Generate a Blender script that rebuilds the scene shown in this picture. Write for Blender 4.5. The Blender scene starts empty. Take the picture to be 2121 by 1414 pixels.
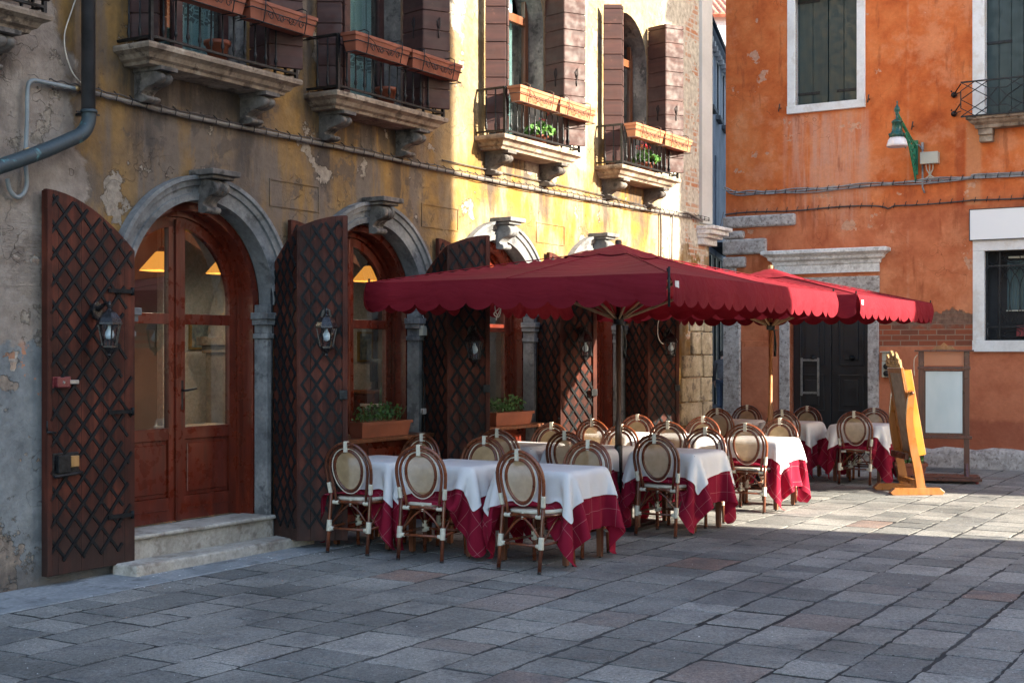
import bpy, math, random
import numpy as np
from mathutils import Vector, Matrix, geometry, noise as mnoise

rnd = random.Random(11)
D = bpy.data
SC = bpy.context.scene
COL = SC.collection
PI = math.pi
R = math.radians

# ------------------------------------------------------------------ frames
F = 2800.0            # focal length in photo pixels
CX, HY = 1060.5, 729.0
EYE = 1.71
UL = (.5225, .8526)   # along the ochre facade, away from the camera
NL = (.8526, -.5225)  # out of the ochre facade
PL = (-3.63, 9.60)
UR = (.8526, -.5225)
NR = (-.5225, -.8526)
PR = (3.48, 22.0)
ANG_L = math.atan2(.8526, .5225)
ANG_R = math.atan2(-.5225, .8526)

def _plane(px, py, m, P, U, N):
    k = (px - CX) / F
    s = (k * (P[1] + m * N[1]) - (P[0] + m * N[0])) / (U[0] - k * U[1])
    Y = P[1] + m * N[1] + U[1] * s
    return s, EYE - (py - HY) / F * Y
def LP(px, py, m=0): return _plane(px, py, m, PL, UL, NL)
def RP(px, py, m=0): return _plane(px, py, m, PR, UR, NR)
def GP(px, py):
    Y = EYE * F / (py - HY)
    return ((px - CX) / F * Y, Y)
def AT(px, py, Y): return ((px - CX) / F * Y, Y, EYE - (py - HY) / F * Y)
def LW(s, m): return (PL[0] + UL[0] * s + NL[0] * m, PL[1] + UL[1] * s + NL[1] * m)

# ------------------------------------------------------------------ mesh builder
class MB:
    def __init__(s):
        s.v = []; s.f = []; s.sm = []
    def add(s, vs, fs, smooth=False, T=None):
        o = len(s.v)
        if T is not None: vs = [T @ Vector(v) for v in vs]
        s.v += [tuple(v) for v in vs]
        for f in fs:
            s.f.append(tuple(i + o for i in f)); s.sm.append(smooth)
        return s
    def box(s, x0, x1, y0, y1, z0, z1, T=None):
        vs = [(x, y, z) for x in (x0, x1) for y in (y0, y1) for z in (z0, z1)]
        fs = [(0, 1, 3, 2), (4, 6, 7, 5), (0, 4, 5, 1), (2, 3, 7, 6), (0, 2, 6, 4), (1, 5, 7, 3)]
        return s.add(vs, fs, False, T)
    def bar(s, p0, p1, w, h, up=(0, 0, 1), T=None):
        p0, p1 = Vector(p0), Vector(p1)
        d = (p1 - p0); L = d.length
        if L < 1e-6: return s
        d.normalize(); up = Vector(up)
        sd = d.cross(up)
        if sd.length < 1e-4: sd = d.cross(Vector((1, 0, 0)))
        sd.normalize(); u = sd.cross(d)
        vs = []
        for p in (p0, p1):
            for a, b in ((-1, -1), (1, -1), (1, 1), (-1, 1)):
                vs.append(p + sd * (a * w / 2) + u * (b * h / 2))
        fs = [(0, 3, 2, 1), (4, 5, 6, 7), (0, 1, 5, 4), (1, 2, 6, 5), (2, 3, 7, 6), (3, 0, 4, 7)]
        return s.add(vs, fs, False, T)
    def tube(s, pts, r, n=8, closed=False, T=None, flat=1.0):
        pts = [Vector(p) for p in pts]
        k = len(pts)
        rs = r if isinstance(r, (list, tuple)) else [r] * k
        tang = []
        for i in range(k):
            a = pts[(i - 1) % k] if (closed or i) else pts[i]
            b = pts[(i + 1) % k] if (closed or i < k - 1) else pts[i]
            t = b - a
            tang.append(t.normalized() if t.length > 1e-9 else Vector((0, 0, 1)))
        ref = Vector((0, 0, 1)) if abs(tang[0].z) < .9 else Vector((1, 0, 0))
        nrm = (ref - tang[0] * ref.dot(tang[0])).normalized()
        vs = []
        for i in range(k):
            t = tang[i]
            nrm = nrm - t * nrm.dot(t)
            nrm = nrm.normalized() if nrm.length > 1e-6 else t.orthogonal().normalized()
            b = t.cross(nrm)
            for j in range(n):
                a = 2 * PI * j / n
                vs.append(pts[i] + nrm * (math.cos(a) * rs[i]) + b * (math.sin(a) * rs[i] * flat))
        fs = []
        for i in range(k if closed else k - 1):
            i2 = (i + 1) % k
            for j in range(n):
                j2 = (j + 1) % n
                fs.append((i * n + j, i * n + j2, i2 * n + j2, i2 * n + j))
        s.add(vs, fs, True, T)
        if not closed:
            s.add(vs[:n], [tuple(reversed(range(n)))], False, T)
            s.add(vs[-n:], [tuple(range(n))], False, T)
        return s
    def lathe(s, prof, n=16, T=None, smooth=True, sx=1.0, sy=1.0, ph=0.0):
        vs = []
        for r, z in prof:
            for j in range(n):
                a = 2 * PI * j / n + ph
                vs.append((r * math.cos(a) * sx, r * math.sin(a) * sy, z))
        fs = []
        for i in range(len(prof) - 1):
            for j in range(n):
                j2 = (j + 1) % n
                fs.append((i * n + j, i * n + j2, (i + 1) * n + j2, (i + 1) * n + j))
        s.add(vs, fs, smooth, T)
        for i, rev in ((0, True), (len(prof) - 1, False)):
            if prof[i][0] > 1e-4:
                r = list(range(i * n, i * n + n))
                s.add([vs[q] for q in r], [tuple(reversed(range(n))) if rev else tuple(range(n))], False, T)
        return s
    def ball(s, c, r, nu=10, nv=6, sc=(1, 1, 1), T=None):
        prof = [(r * math.sin(PI * i / nv), -r * math.cos(PI * i / nv)) for i in range(nv + 1)]
        vs = []; fs = []
        for pr, z in prof:
            for j in range(nu):
                a = 2 * PI * j / nu
                vs.append((c[0] + pr * math.cos(a) * sc[0], c[1] + pr * math.sin(a) * sc[1], c[2] + z * sc[2]))
        for i in range(nv):
            for j in range(nu):
                j2 = (j + 1) % nu
                fs.append((i * nu + j, i * nu + j2, (i + 1) * nu + j2, (i + 1) * nu + j))
        return s.add(vs, fs, True, T)
    def prism(s, poly, ax, a0, a1, T=None, smooth=False):
        """poly: 2-D points; ax: the axis it is extruded along ('x','y','z')."""
        def p3(p, a):
            if ax == 'x': return (a, p[0], p[1])
            if ax == 'y': return (p[0], a, p[1])
            return (p[0], p[1], a)
        n = len(poly)
        tri = geometry.tessellate_polygon([[Vector((p[0], p[1], 0)) for p in poly]])
        v0 = [p3(p, a0) for p in poly]; v1 = [p3(p, a1) for p in poly]
        s.add(v0 + v1, [tuple(t) for t in tri] + [tuple(i + n for i in reversed(t)) for t in tri], False, T)
        s.add(v0 + v1, [(i, (i + 1) % n, (i + 1) % n + n, i + n) for i in range(n)], smooth, T)
        return s
    def grid(s, P, smooth=True, T=None, closed_u=False):
        nu, nv = len(P), len(P[0])
        vs = [p for row in P for p in row]
        fs = []
        for i in range(nu if closed_u else nu - 1):
            for j in range(nv - 1):
                i2 = (i + 1) % nu
                fs.append((i * nv + j, i2 * nv + j, i2 * nv + j + 1, i * nv + j + 1))
        return s.add(vs, fs, smooth, T)
    def build(s, name, mat, parent=None, bev=0, seg=2, weld=True, loc=None, rz=0):
        me = D.meshes.new(name)
        me.from_pydata(s.v, [], s.f)
        me.polygons.foreach_set('use_smooth', s.sm)
        if weld:
            import bmesh
            bm = bmesh.new(); bm.from_mesh(me)
            bmesh.ops.remove_doubles(bm, verts=bm.verts, dist=1e-5)
            bmesh.ops.recalc_face_normals(bm, faces=bm.faces)
            bm.to_mesh(me); bm.free()
        me.materials.append(mat)
        o = D.objects.new(name, me); COL.objects.link(o)
        if parent is not None: o.parent = parent
        if loc is not None: o.location = loc
        if rz: o.rotation_euler = (0, 0, rz)
        if bev:
            b = o.modifiers.new('bevel', 'BEVEL'); b.width = bev; b.segments = seg
            b.limit_method = 'ANGLE'; b.angle_limit = R(35)
        return o

def tag(o, label, cat, group=None):
    o['label'] = label; o['category'] = cat
    if group: o['group'] = group
    return o
def thing(name, label, cat, loc=(0, 0, 0), rz=0, group=None):
    o = D.objects.new(name, None); COL.objects.link(o)
    o.location = loc; o.rotation_euler = (0, 0, rz)
    o.empty_display_size = .2
    return tag(o, label, cat, group)
def tree_copy(o, parent=None, label=None):
    c = o.copy(); COL.objects.link(c)
    if parent is not None: c.parent = parent
    if label: c['label'] = label
    for ch in o.children: tree_copy(ch, c)
    return c
def arc(cx, cz, r, a0, a1, n, y=0):
    return [(cx + r * math.cos(a0 + (a1 - a0) * i / n), y, cz + r * math.sin(a0 + (a1 - a0) * i / n)) for i in range(n + 1)]

# ------------------------------------------------------------------ node helpers
class NG:
    def __init__(s, name):
        s.m = D.materials.new(name); s.m.use_nodes = True
        s.t = s.m.node_tree; s.t.nodes.clear()
        s.out = s.n('ShaderNodeOutputMaterial')
        s.b = s.n('ShaderNodeBsdfPrincipled')
        s.t.links.new(s.b.outputs[0], s.out.inputs[0])
        s._tc = None
    def n(s, t, ins=None, **kw):
        nd = s.t.nodes.new(t)
        for k, v in kw.items(): setattr(nd, k, v)
        for k, v in (ins or {}).items(): s.set(nd.inputs[k], v)
        return nd
    def set(s, sock, v):
        if isinstance(v, bpy.types.NodeSocket): s.t.links.new(v, sock)
        else:
            if isinstance(v, (tuple, list)) and sock.type == 'RGBA' and len(v) == 3: v = (*v, 1)
            sock.default_value = v
    def obj(s, sc=(1, 1, 1), loc=(0, 0, 0), rot=(0, 0, 0)):
        if s._tc is None: s._tc = s.n('ShaderNodeTexCoord')
        c = s._tc.outputs['Object']
        if sc == (1, 1, 1) and loc == (0, 0, 0) and rot == (0, 0, 0): return c
        return s.n('ShaderNodeMapping', {'Vector': c, 'Scale': sc, 'Location': loc, 'Rotation': rot}).outputs[0]
    def noise(s, scale, detail=4, rough=.55, vec=None, dist=0, loc=(0, 0, 0), sc=(1, 1, 1)):
        return s.n('ShaderNodeTexNoise', {'Vector': vec or s.obj(sc, loc), 'Scale': scale, 'Detail': detail, 'Roughness': rough, 'Distortion': dist}).outputs[0]
    def vor(s, scale, vec=None, feature='F1', out='Distance', rand=1):
        return s.n('ShaderNodeTexVoronoi', {'Vector': vec or s.obj(), 'Scale': scale, 'Randomness': rand}, feature=feature).outputs[out]
    def ramp(s, fac, stops):
        nd = s.n('ShaderNodeValToRGB', {'Fac': fac})
        e = nd.color_ramp.elements
        while len(e) < len(stops): e.new(.5)
        for q, (p, c) in zip(e, stops):
            q.position = p
            q.color = (c, c, c, 1) if isinstance(c, (int, float)) else (*c, 1)
        return nd.outputs[0]
    def mr(s, v, a, b, c=0.0, d=1.0, smooth=True):
        return s.n('ShaderNodeMapRange', {0: v, 1: a, 2: b, 3: c, 4: d}, interpolation_type='SMOOTHSTEP' if smooth else 'LINEAR').outputs[0]
    def math(s, op, a, b=None, c=None):
        ins = {0: a}
        if b is not None: ins[1] = b
        if c is not None: ins[2] = c
        return s.n('ShaderNodeMath', ins, operation=op).outputs[0]
    def mul(s, *a):
        r = a[0]
        for q in a[1:]: r = s.math('MULTIPLY', r, q)
        return r
    def mix(s, f, a, b, blend='MIX'):
        return s.n('ShaderNodeMix', {0: f, 6: a, 7: b}, data_type='RGBA', blend_type=blend, clamp_factor=True).outputs[2]
    def xyz(s, v=None):
        q = s.n('ShaderNodeSeparateXYZ', {0: v or s.obj()})
        return q.outputs[0], q.outputs[1], q.outputs[2]
    def band(s, v, lo, hi, soft):
        return s.mul(s.mr(v, lo - soft, lo + soft), s.mr(v, hi - soft, hi + soft, 1.0, 0.0))
    def wob(s, v, n, amp):       # v + (n-.5)*amp
        return s.math('ADD', v, s.math('MULTIPLY_ADD', n, amp, -amp / 2))
    def bump(s, h, strength=.3, dist=.02, prev=None):
        ins = {'Height': h, 'Strength': strength, 'Distance': dist}
        if prev is not None: ins['Normal'] = prev
        return s.n('ShaderNodeBump', ins).outputs[0]
    def done(s, col, rough=.7, normal=None, metal=0, spec=.5, **kw):
        s.set(s.b.inputs['Base Color'], col); s.set(s.b.inputs['Roughness'], rough)
        s.set(s.b.inputs['Metallic'], metal); s.set(s.b.inputs['Specular IOR Level'], spec)
        if normal is not None: s.set(s.b.inputs['Normal'], normal)
        for k, v in kw.items(): s.set(s.b.inputs[k], v)
        return s.m

def simple(name, c0, c1, scale=6, rough=.6, bump=.15, bscale=None, metal=0, spec=.5, sc=(1, 1, 1), bdist=.01, detail=6, lo=.32, hi=.68, **kw):
    g = NG(name)
    nz = g.noise(scale, detail, .6, sc=sc)
    col = g.ramp(nz, [(lo, c0), (hi, c1)])
    nb = g.noise(bscale or scale * 4, 5, .6, sc=sc)
    rr = g.mr(nb, .3, .7, max(0, rough - .1), min(1, rough + .1))
    return g.done(col, rr, g.bump(nb, bump, bdist), metal, spec, **kw)
EXPOSURE = 2.17
# ------------------------------------------------------------------ materials
def mat_ochre():
    g = NG('ochre_plaster')
    x, y, z = g.xyz()
    big = g.noise(.75, 5, .6, loc=(3, 0, 1)); mid = g.noise(2.4, 7, .62); fine = g.noise(13, 6, .65)
    streak = g.noise(1.6, 6, .6, sc=(1.6, 1, .28), loc=(1, 0, 4))
    col = g.ramp(g.math('ADD', g.mul(big, .55), g.mul(mid, .45)),
                 [(.33, (.105, .073, .047)), (.45, (.19, .12, .058)), (.56, (.28, .165, .056)), (.70, (.32, .235, .14))])
    # grey-brown weathering in large soft clouds, painted heavier over the shaded near zone
    gz = g.mul(g.band(x, 1.25, 2.95, .35), g.band(z, 2.9, 3.95, .35))
    gm = g.math('MINIMUM', 1.0, g.math('ADD', g.mul(g.mr(streak, .45, .60), g.mr(x, 4.9, 6.2, 1.0, .25)), g.mul(gz, g.mr(mid, .30, .55), .75)))
    col = g.mix(g.mul(gm, .92), col, (.145, .118, .098))
    col = g.mix(g.mul(g.mr(g.noise(1.15, 6, .6, loc=(7, 2, 2)), .56, .66), .55), col, (.095, .082, .075))
    col = g.mix(g.mul(g.mr(g.noise(3.1, 6, .65, loc=(9, 4, 1)), .58, .63), g.mr(x, 5.2, 6.0, 1.0, .2), .6), col, (.075, .066, .062))
    # sunlit far zone: brighter yellow and cream painted in past the shadow edge
    far = g.mr(g.wob(x, big, 2.0), 5.0, 6.6)
    col = g.mix(g.mul(far, g.mr(mid, .38, .60), .85), col, (.285, .152, .028))
    col = g.mix(g.mul(far, g.mr(g.noise(1.9, 7, .62, loc=(0, 0, 9), sc=(1, 1, .45)), .46, .60), .85), col, (.37, .285, .17))
    col = g.mix(g.mul(far, g.mr(g.wob(z, mid, 1.8), 3.8, 4.7), .6), col, g.ramp(fine, [(.3, (.34, .26, .15)), (.7, (.46, .38, .25))]))
    col = g.mix(g.mul(far, g.mr(g.noise(1.5, 7, .65, loc=(2, 8, 3), sc=(1, 1, .5)), .57, .64), .6), col, (.20, .105, .03))
    # peeled, pale render: round the upper windows and the far corner
    zw = g.wob(z, mid, 1.6); xw = g.wob(x, mid, 1.3)
    p1 = g.mul(g.band(g.wob(x, fine, .25), 8.06, 8.72, .05), g.mr(g.wob(z, mid, .7), 4.05, 4.2))
    p2 = g.mul(g.band(xw, 5.0, 6.0, .05), g.mr(g.math('ADD', zw, g.mul(x, .32)), 7.0, 7.06))
    p3 = g.mul(g.mr(g.wob(x, fine, .35), 10.95, 11.05), g.mr(zw, 3.1, 3.3))
    pale = g.math('MAXIMUM', p1, g.math('MAXIMUM', p2, p3))
    col = g.mix(pale, col, g.ramp(fine, [(.3, (.42, .37, .28)), (.6, (.66, .61, .50))]))
    # exposed rubble and brick near the far corner
    br = g.n('ShaderNodeTexBrick', {'Vector': g.n('ShaderNodeCombineXYZ', {0: x, 1: z}).outputs[0], 'Scale': 1, 'Color1': (.50, .22, .11), 'Color2': (.58, .47, .36), 'Mortar': (.55, .5, .42), 'Mortar Size': .012, 'Brick Width': .26, 'Row Height': .075})
    pb = g.mul(g.mr(g.wob(x, fine, .3), 11.75, 11.8), g.mr(g.noise(3.2, 6, .6), .5, .55))
    col = g.mix(pb, col, br.outputs[0])
    # near end: bare grey-beige render over the pipe, bluish grey at the foot
    edge = g.wob(g.math('SUBTRACT', x, g.mul(g.math('SUBTRACT', z, 3.4), -.22)), mid, .7)
    lf = g.mr(edge, .62, .70, 1.0, 0.0)
    lf = g.mul(lf, g.mr(z, 6.2, 7.0, 1.0, 0.0))
    rend = g.ramp(g.noise(3.3, 8, .65, loc=(2, 0, 5)), [(.3, (.17, .135, .112)), (.52, (.29, .245, .205)), (.7, (.38, .33, .285))])
    low = g.mr(g.wob(z, g.noise(2.2, 6, .6), .55), 1.74, 1.78, 1.0, 0.0)
    rend = g.mix(low, rend, g.ramp(g.noise(4.5, 8, .62), [(.3, (.14, .15, .155)), (.55, (.235, .25, .25)), (.75, (.31, .32, .31))]))
    gone = g.mul(g.mr(g.noise(2.1, 7, .6, loc=(4, 0, .5)), .585, .60), low)
    rend = g.mix(gone, rend, g.ramp(fine, [(.3, (.16, .13, .11)), (.7, (.34, .28, .22))]))
    rust = g.mul(g.mr(g.noise(7, 5, .6, loc=(1, 0, 0)), .60, .64), g.band(z, 1.2, 1.75, .1))
    rend = g.mix(rust, rend, (.55, .22, .10))
    col = g.mix(lf, col, rend)
    # dirt washed down below the balcony slabs and brackets
    run = g.noise(3.2, 6, .65, sc=(2.2, 1, .35), loc=(6, 0, 2))
    drt = None
    for c_ in (-.76, 1.92, 4.18, 7.05, 9.86):
        for a_, b_, z_ in ((c_ - .86, c_ + .86, 3.72), (c_ - .74, c_ - .46, 3.30), (c_ + .46, c_ + .74, 3.30)):
            q_ = g.mul(g.band(x, a_, b_, .10), g.mr(g.wob(z, run, .9), z_ - .16, z_ + .12), g.mr(z, 3.95, 4.02, 1.0, 0.0))
            drt = q_ if drt is None else g.math('MAXIMUM', drt, q_)
    col = g.mix(g.mul(drt, g.mr(run, .34, .55), .8), col, (.060, .050, .045))
    # flaked skin with a hard edge, older render under it
    fl = g.noise(1.7, 8, .62, loc=(11, 3, 7)); fk = g.mul(g.mr(fl, .600, .606), g.mr(x, 9.5, 10.5, 1.0, .0))
    col = g.mix(fk, col, g.ramp(fine, [(.3, (.20, .165, .13)), (.7, (.36, .31, .25))]))
    fe = g.mul(g.band(fl, .592, .600, .003), g.mr(x, 9.5, 10.5, 1.0, .0)); col = g.mix(g.mul(fe, .6), col, (.045, .036, .03))
    brk2 = g.mul(lf, g.mr(g.noise(1.9, 7, .6, loc=(3, 7, 9)), .60, .607), g.mr(z, 3.2, 3.4, 1.0, 0.0))
    col = g.mix(brk2, col, g.mix(g.mr(fine, .35, .65), br.outputs[0], (.16, .13, .11)))
    # cracks and small chips
    cr = g.n('ShaderNodeTexVoronoi', {'Vector': g.n('ShaderNodeVectorMath', {0: g.obj(), 1: g.n('ShaderNodeTexNoise', {'Vector': g.obj(), 'Scale': 4.0}).outputs[1]}, operation='ADD').outputs[0], 'Scale': 1.3}, feature='DISTANCE_TO_EDGE').outputs[0]
    crack = g.mul(g.mr(cr, .0, .006, 1.0, 0.0), g.mr(g.noise(.9, 3), .5, .56))
    col = g.mix(g.mul(crack, .7), col, (.09, .07, .055))
    chip = g.mr(g.noise(24, 3, .5, loc=(5, 5, 5)), .70, .73)
    col = g.mix(g.mul(chip, .5), col, (.13, .11, .09))
    col = g.mix(1.0, col, g.ramp(fine, [(.25, .78), (.75, 1.12)]), 'MULTIPLY')
    foot = g.mr(g.wob(z, fine, .25), .05, .30, 1.0, 0.0)
    col = g.mix(g.mul(foot, .7), col, (.10, .085, .075))
    h = g.math('ADD', g.mul(fine, .5), g.math('ADD', g.mul(mid, .6), g.mul(lf, -.35)))
    h = g.math('SUBTRACT', h, g.mul(pale, .35)); h = g.math('SUBTRACT', h, g.mul(crack, .5))
    h = g.math('SUBTRACT', h, g.mul(gone, .8)); h = g.math('SUBTRACT', h, g.mul(g.math('MAXIMUM', fk, brk2), .7))
    rr_ = g.mul(lf, g.band(z, 2.1, 2.75, .2), g.noise(6, 6, .65, sc=(.35, 1, 2.2))); h = g.math('ADD', h, g.mul(rr_, 1.2))
    nrm = g.bump(h, .8, .035)
    rgh = g.bump(g.noise(45, 5, .7), g.mr(lf, 0, 1, .12, .5), .01, nrm)
    return g.done(col, .9, rgh, spec=.2)

def mat_orange():
    g = NG('orange_plaster')
    x, y, z = g.xyz()
    big = g.noise(.8, 6, .6, loc=(5, 0, 2)); mid = g.noise(2.2, 7, .62, loc=(0, 0, 6)); fine = g.noise(16, 6, .65)
    col = g.ramp(g.math('ADD', g.mul(big, .5), g.mul(mid, .5)),
                 [(.34, (.36, .070, .020)), (.45, (.57, .135, .036)), (.55, (.68, .20, .062)), (.66, (.74, .31, .14))])
    zl = g.wob(z, mid, .5)
    lowz = g.mr(zl, 3.7, 4.3, 1.0, 0.0)
    col = g.mix(g.mul(lowz, .75), col, g.ramp(mid, [(.3, (.38, .105, .048)), (.6, (.57, .20, .10))]))
    # washed-out rain runs under the sills
    st = g.noise(2.6, 5, .6, sc=(2.4, 1, .16), loc=(0, 0, 3))
    r1 = g.mul(g.band(x, 1.0, 2.35, .06), g.mr(g.wob(z, st, 2.6), 3.55, 4.5), g.mr(z, 5.40, 5.48, 1.0, 0.0))
    col = g.mix(g.mul(r1, g.mr(st, .36, .62), .8), col, (.62, .34, .24))
    r2 = g.mul(g.band(g.wob(x, st, .08), 3.80, 4.02, .03), g.mr(z, 5.05, 5.15, 1.0, 0.0), g.mr(z, 3.86, 3.9))
    col = g.mix(g.mul(r2, .6), col, (.60, .30, .15))
    r3 = g.mul(g.band(g.wob(x, st, .10), 3.66, 3.78, .03), g.mr(z, 5.05, 5.15, 1.0, 0.0), g.mr(z, 3.86, 3.9))
    col = g.mix(g.mul(r3, .6), col, (.36, .07, .025))
    col = g.mix(g.mul(g.mr(g.noise(1.3, 7, .7, loc=(8, 1, 3)), .5, .62), .5), col, (.72, .30, .15))
    sm = g.mul(g.mr(g.noise(3.0, 6, .65, sc=(1.5, 1, .3)), .55, .66), .55)
    col = g.mix(sm, col, (.30, .075, .03))
    seam = g.band(g.wob(x, fine, .05), 2.93, 2.965, .015)
    col = g.mix(g.mul(seam, g.mr(mid, .4, .6), .3), col, (.62, .34, .22))
    wv_ = g.n('ShaderNodeVectorMath', {0: g.obj(), 1: g.n('ShaderNodeTexNoise', {'Vector': g.obj(), 'Scale': 3.0}).outputs[1]}, operation='ADD').outputs[0]
    cr = g.n('ShaderNodeTexVoronoi', {'Vector': wv_, 'Scale': .9}, feature='DISTANCE_TO_EDGE').outputs[0]
    crk = g.mul(g.mr(cr, .0, .005, 1.0, 0.0), g.mr(g.noise(.7, 3, loc=(2, 0, 2)), .5, .55))
    col = g.mix(g.mul(crk, .6), col, (.14, .035, .015))
    chp = g.noise(1.9, 8, .65, loc=(4, 6, 1)); ck = g.mr(chp, .640, .645)
    col = g.mix(g.mul(ck, .8), col, g.ramp(fine, [(.3, (.50, .27, .17)), (.7, (.66, .42, .29))]))
    # exposed brick under a ragged edge, newer render below it
    edge = g.wob(z, g.noise(2.6, 7, .62, sc=(1, 1, .5), loc=(2, 0, 0)), .55)
    brk = g.mul(g.mr(edge, 2.30, 2.32, 1.0, 0.0), g.mr(z, 1.795, 1.80), g.mr(x, 2.3, 2.4))
    bt = g.n('ShaderNodeTexBrick', {'Vector': g.n('ShaderNodeCombineXYZ', {0: x, 1: z}).outputs[0], 'Scale': 1, 'Color1': (.36, .095, .045), 'Color2': (.17, .065, .042), 'Mortar': (.30, .20, .14), 'Mortar Size': .008, 'Bias': -.1, 'Brick Width': .27, 'Row Height': .082})
    dirt = g.mr(edge, 2.08, 2.16)
    bcol = g.mix(g.mul(dirt, .9), bt.outputs[0], g.ramp(fine, [(.3, (.14, .085, .06)), (.7, (.27, .16, .11))]))
    col = g.mix(brk, col, bcol)
    newer = g.mr(z, 1.795, 1.80, 1.0, 0.0)
    col = g.mix(newer, col, g.ramp(mid, [(.3, (.44, .135, .066)), (.65, (.58, .21, .11))]))
    damp = g.mul(g.mr(g.wob(z, mid, .6), .62, .75, 1.0, 0.0), .55)
    col = g.mix(damp, col, (.27, .075, .045))
    col = g.mix(1.0, col, g.ramp(fine, [(.25, .86), (.75, 1.08)]), 'MULTIPLY')
    h = g.math('ADD', g.mul(fine, .35), g.math('ADD', g.mul(mid, .5), g.mul(g.math('ADD', brk, g.mul(ck, .5)), -.9)))
    h = g.math('ADD', h, g.mul(g.math('SUBTRACT', 1.0, bt.outputs[1]), g.mul(brk, .5)))
    nrm = g.bump(h, .55, .03)
    return g.done(col, .88, g.bump(g.noise(60, 4, .6), .12, .008, nrm), spec=.2)

def mat_stone(name, c0, c1, c2, sc=(1, 1, 1), rough=.85, pit=.35, blotch=None, scale=3.0, grain=(.72, 1.1)):
    g = NG(name)
    a = g.noise(scale, 8, .65, sc=sc); f = g.noise(28, 5, .65)
    col = g.ramp(a, [(.3, c0), (.52, c1), (.72, c2)])
    if blotch:
        col = g.mix(g.mul(g.mr(g.noise(scale * 1.7, 7, .65, loc=(3, 1, 7), sc=sc), .53, .63), .8), col, blotch)
    col = g.mix(1.0, col, g.ramp(f, [(.28, grain[0]), (.65, grain[1])]), 'MULTIPLY')
    h = g.math('ADD', g.mul(f, .5), g.mul(a, .6))
    return g.done(col, rough, g.bump(h, pit, .015), spec=.3)

def mat_wood(name, c0, c1, axis='z', rough=.35, scale=5.0, wear=None, bump=.12, coat=0.0, vary=False):
    g = NG(name)
    k = {'x': (.09, 1, 1), 'y': (1, .09, 1), 'z': (1, 1, .09)}[axis]
    a = g.noise(scale * 3, 7, .6, sc=k, dist=.4); b = g.noise(scale * .5, 3, .5)
    col = g.ramp(g.math('ADD', g.mul(a, .85), g.mul(b, .15)), [(.33, c0), (.66, c1)])
    if wear:
        col = g.mix(g.mul(g.mr(g.noise(9, 7, .7, loc=(4, 4, 0)), .60, .70), .75), col, wear)
    if vary:
        oi = g.n('ShaderNodeObjectInfo'); col = g.mix(1.0, col, g.ramp(oi.outputs['Random'], [(0, .70), (1, 1.35)]), 'MULTIPLY')
    rr = g.mr(g.noise(8, 4), .3, .7, max(.05, rough - .12), rough + .15)
    return g.done(col, rr, g.bump(a, bump, .006), **{'Coat Weight': coat, 'Coat Roughness': .2})

def mat_shutter():
    g = NG('shutter_planks')
    x, y, z = g.xyz()
    a = g.noise(14, 7, .6, sc=(1, 1, .07), dist=.3); b = g.noise(1.7, 5, .6); f = g.noise(11, 6, .7)
    col = g.ramp(g.math('ADD', g.mul(a, .45), g.mul(b, .55)), [(.34, (.018, .0065, .005)), (.5, (.056, .0155, .010)), (.66, (.15, .039, .022))])
    col = g.mix(g.mul(g.mr(f, .60, .74), .45), col, (.17, .075, .05))
    col = g.mix(g.mul(g.mr(g.wob(z, b, .5), .1, .75, 1.0, 0.0), .65), col, (.035, .025, .022))
    pl = g.math('ABSOLUTE', g.math('SUBTRACT', g.math('FRACT', g.mul(x, 4.75)), .5))
    gap = g.mr(pl, .0, .022, 1.0, 0.0)
    col = g.mix(g.mul(gap, .85), col, (.012, .007, .006))
    h = g.math('SUBTRACT', g.mul(a, .5), g.mul(gap, 1.5))
    return g.done(col, g.mr(f, .3, .7, .5, .75), g.bump(h, .35, .01), spec=.22)

def mat_paving():
    g = NG('paving_trachyte')
    at = g.n('ShaderNodeAttribute', attribute_name='tint')
    hue = g.n('ShaderNodeSeparateColor', {0: at.outputs[0]})
    r, v, k = hue.outputs[0], hue.outputs[1], hue.outputs[2]
    a = g.noise(2.2, 7, .65); f = g.noise(38, 6, .7); m = g.noise(9, 6, .65)
    col = g.mix(v, (.160, .166, .158), (.315, .310, .285))
    col = g.mix(g.mr(r, .91, 1.0), col, g.mix(k, (.27, .19, .155), (.21, .18, .165)))
    col = g.mix(g.mul(g.mr(m, .52, .68), .5), col, (.28, .28, .275))
    col = g.mix(g.mul(g.mr(a, .50, .66), .5), col, (.105, .112, .12))
    pit = g.mr(g.noise(55, 3, .6, loc=(2, 2, 2)), .63, .68)
    col = g.mix(g.mul(pit, .85), col, (.02, .02, .022))
    gum = g.mr(g.vor(2.6), .026, .034, 1.0, 0.0)
    col = g.mix(g.mul(gum, .8), col, (.05, .05, .055))
    col = g.mix(1.0, col, g.ramp(f, [(.30, .50), (.68, 1.38)]), 'MULTIPLY')
    gr = g.noise(110, 3, .6); col = g.mix(1.0, col, g.ramp(gr, [(.35, .70), (.65, 1.25)]), 'MULTIPLY')
    st = g.noise(.55, 7, .65, loc=(1, 1, 0)); col = g.mix(1.0, col, g.ramp(st, [(.36, .62), (.6, 1.12)]), 'MULTIPLY')
    h = g.math('SUBTRACT', g.math('ADD', g.mul(f, .45), g.mul(m, .8)), g.mul(pit, .7))
    return g.done(col, g.mr(m, .3, .7, .58, .84), g.bump(h, .8, .014), spec=.35)

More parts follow.
